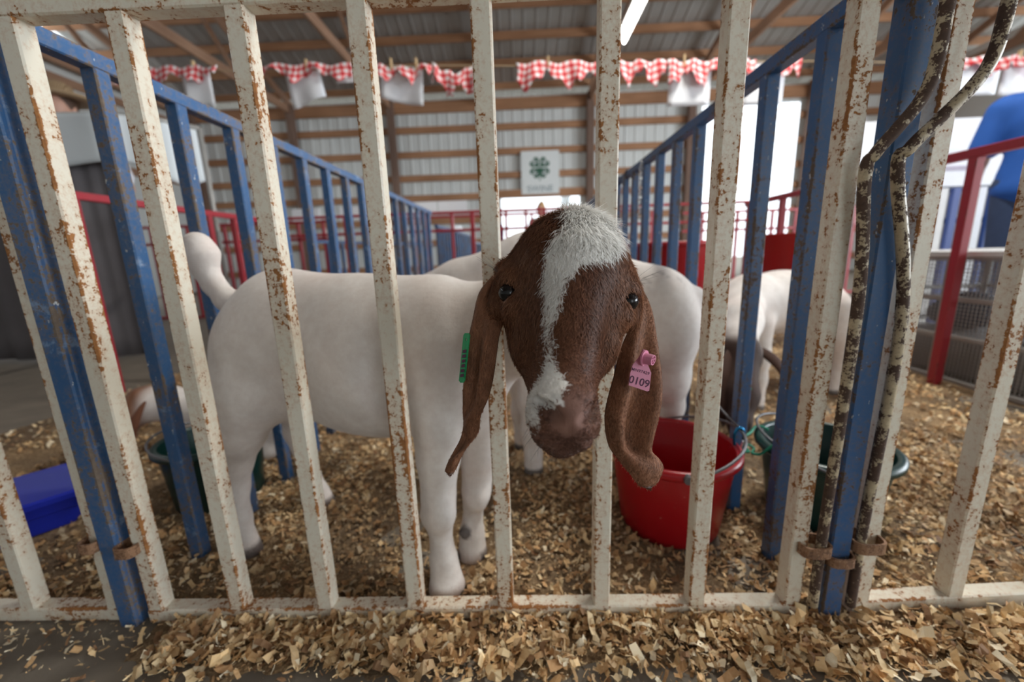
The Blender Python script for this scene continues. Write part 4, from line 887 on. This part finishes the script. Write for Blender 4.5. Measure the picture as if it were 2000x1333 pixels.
def sheet(px0, px1, top, drop, curl, seed, lab):
    x0, x1 = span(px0, px1); V = []; n_ = 8
    for i in range(n_+1):
        for k in range(n_+1):
            u, v = i/n_, k/n_; V.append((x0+(x1-x0)*u+.02*curl*v, BY+.006+.05*v*abs(curl)*math.sin(u*3+seed)**2+.012*v, (bz(x0+(x1-x0)*u)+.006)*(1-v)+v*(bz(x0)-top-drop*(1-.35*curl*(u-.3)))))
    F = [[i*(n_+1)+k, (i+1)*(n_+1)+k, (i+1)*(n_+1)+k+1, i*(n_+1)+k+1] for i in range(n_) for k in range(n_)]
    o = obj('paper_sheet', mesh('paper_sheet', V, F, M['paper'], True)); o.modifiers.new('thickness', 'SOLIDIFY').thickness = .001
    return tag(o, lab, 'paper', 'blank sheets pegged to the line')
for i, a in enumerate([(352, 408, .02, .22, -.3), (553, 622, .0, .24, .9), (652, 690, .05, .05, .2), (742, 826, .02, .20, -.9), (1308, 1390, .08, .20, .0), (1455, 1535, .10, .18, .0), (1868, 1956, .03, .20, .0), (1962, 2040, .03, .20, .0)]):
    sheet(*a, i, ['blank white sheet pegged beside the timber truss', 'blank white sheet with a slanted lower edge on the line', 'narrow folded white sheet behind the gate bar', 'curled blank white sheet above the goat back', 'square blank sheet left of the big bright doorway', 'blank sheet hung over the big bright doorway', 'blank sheet behind the bent latch rod', 'blank sheet above the person in blue'][i])
pin_m = plain('wooden_peg', (.55, .38, .2), .7)
for px_ in (765, 814, 1071, 1335, 600, 380, 1985):
    x = wx(px_); o = MB().box((x-.006, BY-.012, bz(x)-.03), (x+.006, BY+.012, bz(x)+.05)).build('clothes_peg', pin_m); tag(o, 'wooden clothes peg on the bunting line', 'peg', 'pegs on the bunting line')

# ------------------------------------------------------------------ clover sign on the back wall
sg = thing('sign', 'white board with green four leaf clover and the word SWINE on the back wall', 'sign', (.49, WY-.12, 2.4))
sx0, sx1, sz0, sz1 = .065, .93, 1.97, 2.90; MB().box((sx0, WY-.15, sz0), (sx1, WY-.10, sz1)).build('board', plain('sign_board', (.80, .83, .82), .6, 0, .03), sg)
grn = plain('clover_green', (.012, .10, .05), .6, 0, .05); cxs, czs = (sx0+sx1)/2-.01, 2.54
def leaf(a):
    P = []
    for k in range(40):
        t_ = 2*math.pi*k/40; x = 16*math.sin(t_)**3; y = 13*math.cos(t_)-5*math.cos(2*t_)-2*math.cos(3*t_)-math.cos(4*t_); y += 17; P.append((x*.0074, y*.0082))
    c, s = math.cos(a), math.sin(a); return [(cxs+x*c-y*s, WY-.153, czs+x*s+y*c) for x, y in P]
for k in range(4):
    a = math.pi/4+k*math.pi/2; P = leaf(a); n = len(P); mb = MB(); mb.add(P+[(x, WY-.150, z) for x, y, z in P], [list(range(n)), list(range(n, 2*n))[::-1]]+[[i, (i+1) % n, n+(i+1) % n, n+i] for i in range(n)]); mb.build('clover_leaf', grn, sg)
    text('letter', 'H', (cxs-math.sin(a)*.148, WY-.1535, czs+math.cos(a)*.148), (math.cos(a), 0, math.sin(a)), (-math.sin(a), 0, math.cos(a)), .15, M['paper'], sg, .0015)
MB().box((cxs-.012, WY-.153, czs-.28), (cxs+.012, WY-.150, czs)).build('clover_stem', grn, sg)
text('lettering', 'SWINE', (cxs, WY-.151, 2.08), (1, 0, 0), (0, 0, 1), .19, plain('faded_letter', (.30, .36, .38), .7), sg, .0015, 1.05)
# ------------------------------------------------------------------ things around the pens
# wire crate bench on the right
cr = thing('wire_crate', 'grey wire mesh crate with three rails beyond the red fence', 'crate', (2.05, 1.9, 0)); M['galv'] = plain('dull_galvanised', (.36, .35, .33), .55, .4)
X0, X1, Y0, Y1 = 1.82, 2.5, 1.30, 2.25
for z in (.015, .20, .36, .535):
    for p, q in (((X0, Y0, z), (X0, Y1, z)), ((X1, Y0, z), (X1, Y1, z)), ((X0, Y0, z), (X1, Y0, z)), ((X0, Y1, z), (X1, Y1, z))): obj('rail', sqbar('rail', p, q, .02, .03 if z > .5 else .02, M['galv']), cr)
for x in (X0, X1):
    for y in (Y0, (Y0+Y1)/2, Y1): obj('upright', sqbar('upright', (x, y, 0), (x, y, .54), .022, .022, M['galv']), cr)
mb = MB()
for k in range(64): y = Y0+(Y1-Y0)*k/63; mb.beam((X0, y, .02), (X0, y, .53), .003, .003); mb.beam((X1, y, .02), (X1, y, .53), .003, .003)
for k in range(34): z = .03+.5*k/33; mb.beam((X0, Y0, z), (X0, Y1, z), .003, .003); mb.beam((X0, Y1, z), (X1, Y1, z), .003, .003); mb.beam((X0, Y0, z), (X1, Y0, z), .003, .003)
tag(mb.build('mesh_panel', M['galv'], cr), None, None, None, 'stuff')
MB().box((X0-.02, Y0-.02, .535), (X1+.02, Y1+.02, .555)).build('top', plain('grey_top', (.55, .55, .54), .6), cr)
MB().box((X0+.1, Y0+.1, .02), (X1-.05, Y1-.1, .18)).build('tray', plain('grey_tray', (.25, .24, .23), .6), cr)
bag_m = plain('dull_red_sack', (.33, .06, .06), .8, 0, .25, 14)
def sack(x, y, z, sx, sy, sz, lab, mat):
    g = Sdf(grid(x-sx-.04, x+sx+.04, .012), grid(y-sy-.04, y+sy+.04, .012), grid(z-.02, z+sz+.06, .012)); g.ell((x, y, z+sz*.45), (sx, sy, sz*.46), .03); g.ell((x+.02, y-.02, z+sz*.75), (sx*.6, sy*.6, sz*.28), .05); V, Q = g.net(); V[:, 2] = np.maximum(V[:, 2], z+.002)
    return tag(obj('feed_sack', mesh('feed_sack', V, Q, mat, True)), lab, 'sack')
sack(2.12, 1.62, .18, .14, .12, .20, 'dull red feed sack lying inside the wire crate', bag_m); sack(2.15, 2.0, .18, .13, .13, .17, 'dark blue sack inside the wire crate', plain('dark_sack', (.05, .06, .09), .8))
# stacked display boards / shelving behind the crate
sh = thing('shelf_rack', 'white and blue upright slatted rack behind the wire crate', 'rack', (3.1, 3.0, 0)); colz = [(.8, .82, .85), (.02, .06, .22), (.75, .78, .82), (.5, .3, .25), (.03, .05, .14), (.8, .8, .78), (.06, .1, .3), (.78, .74, .6)]
for k in range(16):
    x = 2.45+k*.085; mcol = 'slat%d' % (k % 8)
    if mcol not in M: M[mcol] = plain(mcol, colz[k % 8], .6)
    MB().box((x, 2.96, .02), (x+.045, 2.99, .95)).build('slat', M[mcol], sh)
for z in (.3, .72, .93): MB().box((2.42, 2.99, z), (3.85, 3.02, z+.035)).build('shelf_rail', plain('rail_dark', (.05, .06, .08), .6), sh)
wb = thing('notice_board', 'white notice board above the slatted rack', 'board', (3.0, 3.2, .95)); MB().box((2.45, 3.2, .98), (3.6, 3.23, 1.45)).build('board', M['paper'], wb)
for x in (2.5, 3.55): MB().box((x-.02, 3.23, 0), (x+.02, 3.26, 1.45)).build('leg', M['galv'], wb)
MB().box((2.6, 3.197, 1.10), (3.3, 3.2, 1.13)).build('print_line', plain('grey_print', (.45, .40, .48), .7), wb); MB().box((2.6, 3.197, 1.22), (3.45, 3.2, 1.25)).build('print_line', M['slat0'], wb)
# grey partition with white sheet on the left
pm = plain('grey_tarp', (.16, .148, .155), .85, 0, .18, 5, .2, .2); shm = plain('white_sheeting', (.62, .66, .68), .8, 0, .06, 4, .2)
def drape(name, pts, zt, zb, mat, lab, cat_, ridge=.02, th=.006, n=60):
    P = np.array(pts, float); seg = np.linspace(0, len(P)-1, n); V = []; nz_ = 10
    for i, s in enumerate(seg):
        a = int(min(s, len(P)-2)); c = P[a]+(P[a+1]-P[a])*(s-a); d = P[a+1]-P[a]; d /= np.linalg.norm(d); nn = np.array([d[1], -d[0]]); u = s/(len(P)-1); zb_ = zb(u) if callable(zb) else zb; zt_ = zt(u) if callable(zt) else zt
        for k in range(nz_+1):
            v = k/nz_; o = ridge*math.sin(i*.55)*(.3+.7*v)+ridge*.4*math.sin(i*1.3+2); V.append((c[0]+nn[0]*o, c[1]+nn[1]*o, zt_+(zb_-zt_)*v))
    F = [[i*(nz_+1)+k, i*(nz_+1)+k+1, (i+1)*(nz_+1)+k+1, (i+1)*(nz_+1)+k] for i in range(n-1) for k in range(nz_)]
    o = obj(name, mesh(name, V, F, mat, True)); o.modifiers.new('thickness', 'SOLIDIFY').thickness = th
    return tag(o, lab, cat_)
drape('tarp', [(-4.2, 2.60), (-3.2, 2.57), (-2.50, 2.62)], 1.48, .02, pm, 'grey tarp partition standing behind the left red aisle fence', 'tarp')
drape('sheet', [(-4.2, 2.53), (-3.2, 2.50), (-2.45, 2.54), (-2.25, 2.68), (-2.14, 2.88)], lambda u: 1.50, lambda u: 1.16-.06*math.sin(u*9)+.03*u, shm, 'white sheet draped over the top of the grey tarp partition', 'sheet', .008)
pf = thing('pipe_stand', 'pipe stand that carries the tarp and the white sheet', 'stand', (-3, 2.56, 0))
for x, y in ((-4.2, 2.565), (-3.2, 2.535), (-2.13, 2.90)): MB().tube([(x, y, 0), (x, y, 1.5)], .016, 10).build('leg', M['galv'], pf, True)
MB().tube([(-4.2, 2.565, 1.5), (-3.2, 2.535, 1.5), (-2.45, 2.575, 1.5), (-2.24, 2.71, 1.5), (-2.13, 2.90, 1.5)], .016, 10).build('top_pipe', M['galv'], pf, True)
# white posts seen in the far doorway
for x, lab in ((1.22, 'white round post standing outside the small doorway under the sign'), (-.98, 'white round post beyond the red back fence')):
    y = 11.2 if x > 0 else 6.2; t = thing('round_post', lab, 'post', (x, y, 0)); pmw = plain('white_post', (.82, .84, .86), .5); MB().lathe([(.001, 0), (.13, 0), (.13, 2.1 if x > 0 else 1.05), (.001, 2.1 if x > 0 else 1.05)], (x, y, 0), 24).build('shaft', pmw, t); MB().box((x-.17, y-.17, 0), (x+.17, y+.17, .06)).build('base', pmw, t)
# small white cards along the far rails
for i, (x, z) in enumerate(((-2.0, 1.03), (-1.55, 1.03), (-.9, 1.05), (-.62, 1.05))):
    o = MB().box((x-.13, 3.903, z-.05), (x+.13, 3.913, z+.06)).build('name_card', M['paper']); tag(o, 'white name card over the red back fence', 'card', 'name cards on the far rail')
fence('card_rail', 'thin red rail behind the back fence that carries the white name cards', 'rail', (-2.3, 3.925), (-.4, 3.925), 'red', [.05, 1.85], size=.025, z1=1.02, low=False)
# ------------------------------------------------------------------ people
skin = plain('skin', (.52, .29, .21), .55, 0, .08, 20); M['denim'] = plain('denim', (.035, .06, .13), .85, 0, .2, 30)
def person(label, loc, hgt, face, shirt, trousers, hair, arm_pose, hat=None, pony=False, hairmat=None):
    """one continuous figure; clothes, hair and hat are parts"""
    x0, y0 = loc; s = hgt/1.75; root = thing('person', label, 'person', (x0, y0, 0)); ca, sa = math.cos(face), math.sin(face)
    def T(p): x, y, z = p; return np.array([x0+(x*ca-y*sa)*s, y0+(x*sa+y*ca)*s, z*s])
    def ch(g, P, infl=0., k=.03): g.chain([(*T(p[:3]), p[3]*s+infl) for p in P], k)
    R3 = np.array([[ca, sa, 0], [-sa, ca, 0], [0, 0, 1.]])
    def fld(step=.012): return Sdf(grid(x0-.55*s, x0+.55*s, step), grid(y0-.55*s, y0+.55*s, step), grid(-.02, hgt+.12, step))
    torso = [(0, 0, .98, .135), (0, 0, 1.12, .125), (0, 0, 1.30, .145), (0, 0, 1.40, .12)]
    def body_vol(g, i=0.):
        for z, rx, ry in ((1.0, .175, .125), (1.15, .155, .115), (1.30, .185, .125)): g.ell(T((0, 0, z)), np.array([rx, ry, .16])*s+i, .05, R3)
        ch(g, [(-.17, 0, 1.40, .062), (.17, 0, 1.40, .062)], i, .05)
    legs = {sd: [(sd*.09, 0, .95, .095), (sd*.10, .01, .52, .060), (sd*.10, -.01, .10, .042)] for sd in (-1, 1)}
    g = fld(); body_vol(g); ch(g, [(0, 0, 1.42, .055), (0, .02, 1.52, .052)]); g.ell(T((0, .025, 1.635)), np.array([.075, .095, .115])*s, .02, R3); ch(g, [(0, .085, 1.56, .035), (0, .075, 1.555, .03)]); ch(g, [(0, .115, 1.64, .010), (0, .13, 1.615, .013)], 0, .012)
    for sd in (-1, 1):
        ch(g, legs[sd]); ch(g, [(sd*.10, -.02, .05, .04), (sd*.10, .15, .035, .035)]); A = arm_pose[sd]; ch(g, [(*A[0], .052), (*A[1], .042), (*A[2], .030)]); g.ell(T((sd*.078, .01, 1.635)), np.array([.012, .02, .03])*s, .01, R3)
        w_ = np.array(A[2], float); d = w_-np.array(A[1]); d /= np.linalg.norm(d); sdv = np.cross(d, (1, 0, 0)); sdv /= np.linalg.norm(sdv)
        ch(g, [(*w_, .028), (*(w_+d*.07), .032)], 0, .015)
        for q in range(4):
            b_ = w_+d*.075+sdv*(q-1.5)*.019; L = (.062, .072, .068, .052)[q]; ch(g, [(*b_, .0105), (*(b_+d*L*.6+np.array([-sd*.008, 0, 0])), .0095), (*(b_+d*L+np.array([-sd*.026, 0, 0])), .008)], 0, .006)
        b_ = w_+d*.025+sdv*.028; ch(g, [(*b_, .012), (*(b_+d*.03+sdv*.022), .0105), (*(b_+d*.06+sdv*.024), .009)], 0, .008)
    for sd in (-1, 1): g.ell(T((sd*.030, .118, 1.648)), np.array([.014, .012, .009])*s, .008, R3, True)
    g.ell(T((0, .122, 1.577)), np.array([.024, .010, .004])*s, .006, R3, True)
    V, Q = g.net(); obj('body', mesh('body', relax(V, Q, 1), Q, skin, True), root)
    g = fld(); body_vol(g, .014)
    for sd in (-1, 1):
        A = arm_pose[sd]; e = np.array(A[0])+(np.array(A[1])-np.array(A[0]))*.72; ch(g, [(*A[0], .070), (*e, .066)], .010)
    g.ell(T((0, .0, 1.50)), np.array([.075, .075, .055])*s, .01, R3, True)
    g.ell(T((0, 0, .92)), np.array([.185, .14, .10])*s+.012, .04, R3)
    V, Q = g.net(); V = relax(V, Q, 1); obj('shirt', mesh('shirt', V, Q, shirt, True), root)
    g = fld(); g.ell(T((0, 0, .96)), np.array([.182, .135, .12])*s, .04, R3)
    for sd in (-1, 1): ch(g, legs[sd], .013)
    V, Q = g.net(); obj('trousers', mesh('trousers', V, Q, trousers, True), root)
    for sd in (-1, 1):
        g = fld(); ch(g, [(sd*.10, -.03, .06, .048), (sd*.10, .06, .05, .05), (sd*.10, .17, .035, .042)], .006); V, Q = g.net(); V[:, 2] = np.maximum(V[:, 2], .001); obj('shoe', mesh('shoe', V, Q, M['black'], True), root)
    g = fld(); g.ell(T((0, .0, 1.665)), np.array([.088, .105, .108])*s, .01, R3); g.ell(T((0, .13, 1.60)), np.array([.085, .085, .105])*s, .02, R3, True)
    if pony: g.ell(T((0, -.02, 1.75)), np.array([.05, .05, .06])*s, .03, R3); g.chain([(*T((0, -.09, 1.68)), .04*s), (*T((0, -.13, 1.55)), .035*s), (*T((0, -.12, 1.42)), .02*s)], .02)
    V, Q = g.net(); obj('hair', mesh('hair', V, Q, hairmat, True), root)
    if hat:
        mb = MB(); c = T((0, .01, 1.70)); mb.lathe([(r*s, z*s) for r, z in ((.001, .105), (.05, .11), (.085, .085), (.098, .02), (.115, .012), (.19, .0), (.205, .012), (.19, -.006), (.10, -.004), (.09, .0))], c, 40); mb.build('straw_hat', hat, root, True)
    return root
down = {sd: ((sd*.205, 0, 1.39), (sd*.27, -.01, 1.12), (sd*.29, .07, .88)) for sd in (-1, 1)}
bent = {1: ((.205, 0, 1.39), (.25, .02, 1.13), (.16, .24, 1.12)), -1: ((-.205, 0, 1.39), (-.25, .02, 1.13), (-.16, .24, 1.12))}
brown_h = plain('brown_hair', (.07, .035, .02), .6); blond = plain('blond_hair', (.42, .24, .10), .6)
straw, nt, b = newmat('woven_straw'); wv = N(nt, 'ShaderNodeTexWave'); wv.inputs['Scale'].default_value = 45; wv.inputs['Distortion'].default_value = 2; nt.links.new(pos(nt), wv.inputs['Vector']); nt.links.new(ramp(nt, wv.outputs['Fac'], [(0, (.20, .12, .06)), (1, (.48, .34, .2))]), b.inputs['Base Color']); b.inputs['Roughness'].default_value = .8
person('person in royal blue T-shirt and jeans with arms hanging, beyond the red fence', (2.93, 2.46), 1.66, math.radians(-52), plain('royal_blue_shirt', (.015, .10, .42), .8), M['denim'], None, down, None, False, brown_h)
person('person in white shirt and straw hat behind the white sheet', (-3.62, 3.45), 1.98, math.radians(200), plain('white_shirt', (.7, .7, .75), .8), M['denim'], None, down, straw, False, brown_h)
person('person with blond hair tied up standing in the small doorway under the sign', (.36, 7.0), 1.42, math.radians(150), plain('tan_shirt', (.4, .3, .25), .8), M['denim'], None, bent, None, True, blond)
person('person in maroon top standing left of the small doorway', (-.40, 7.4), 1.40, math.radians(80), plain('maroon_shirt', (.16, .02, .06), .8), M['denim'], None, down, None, False, brown_h)
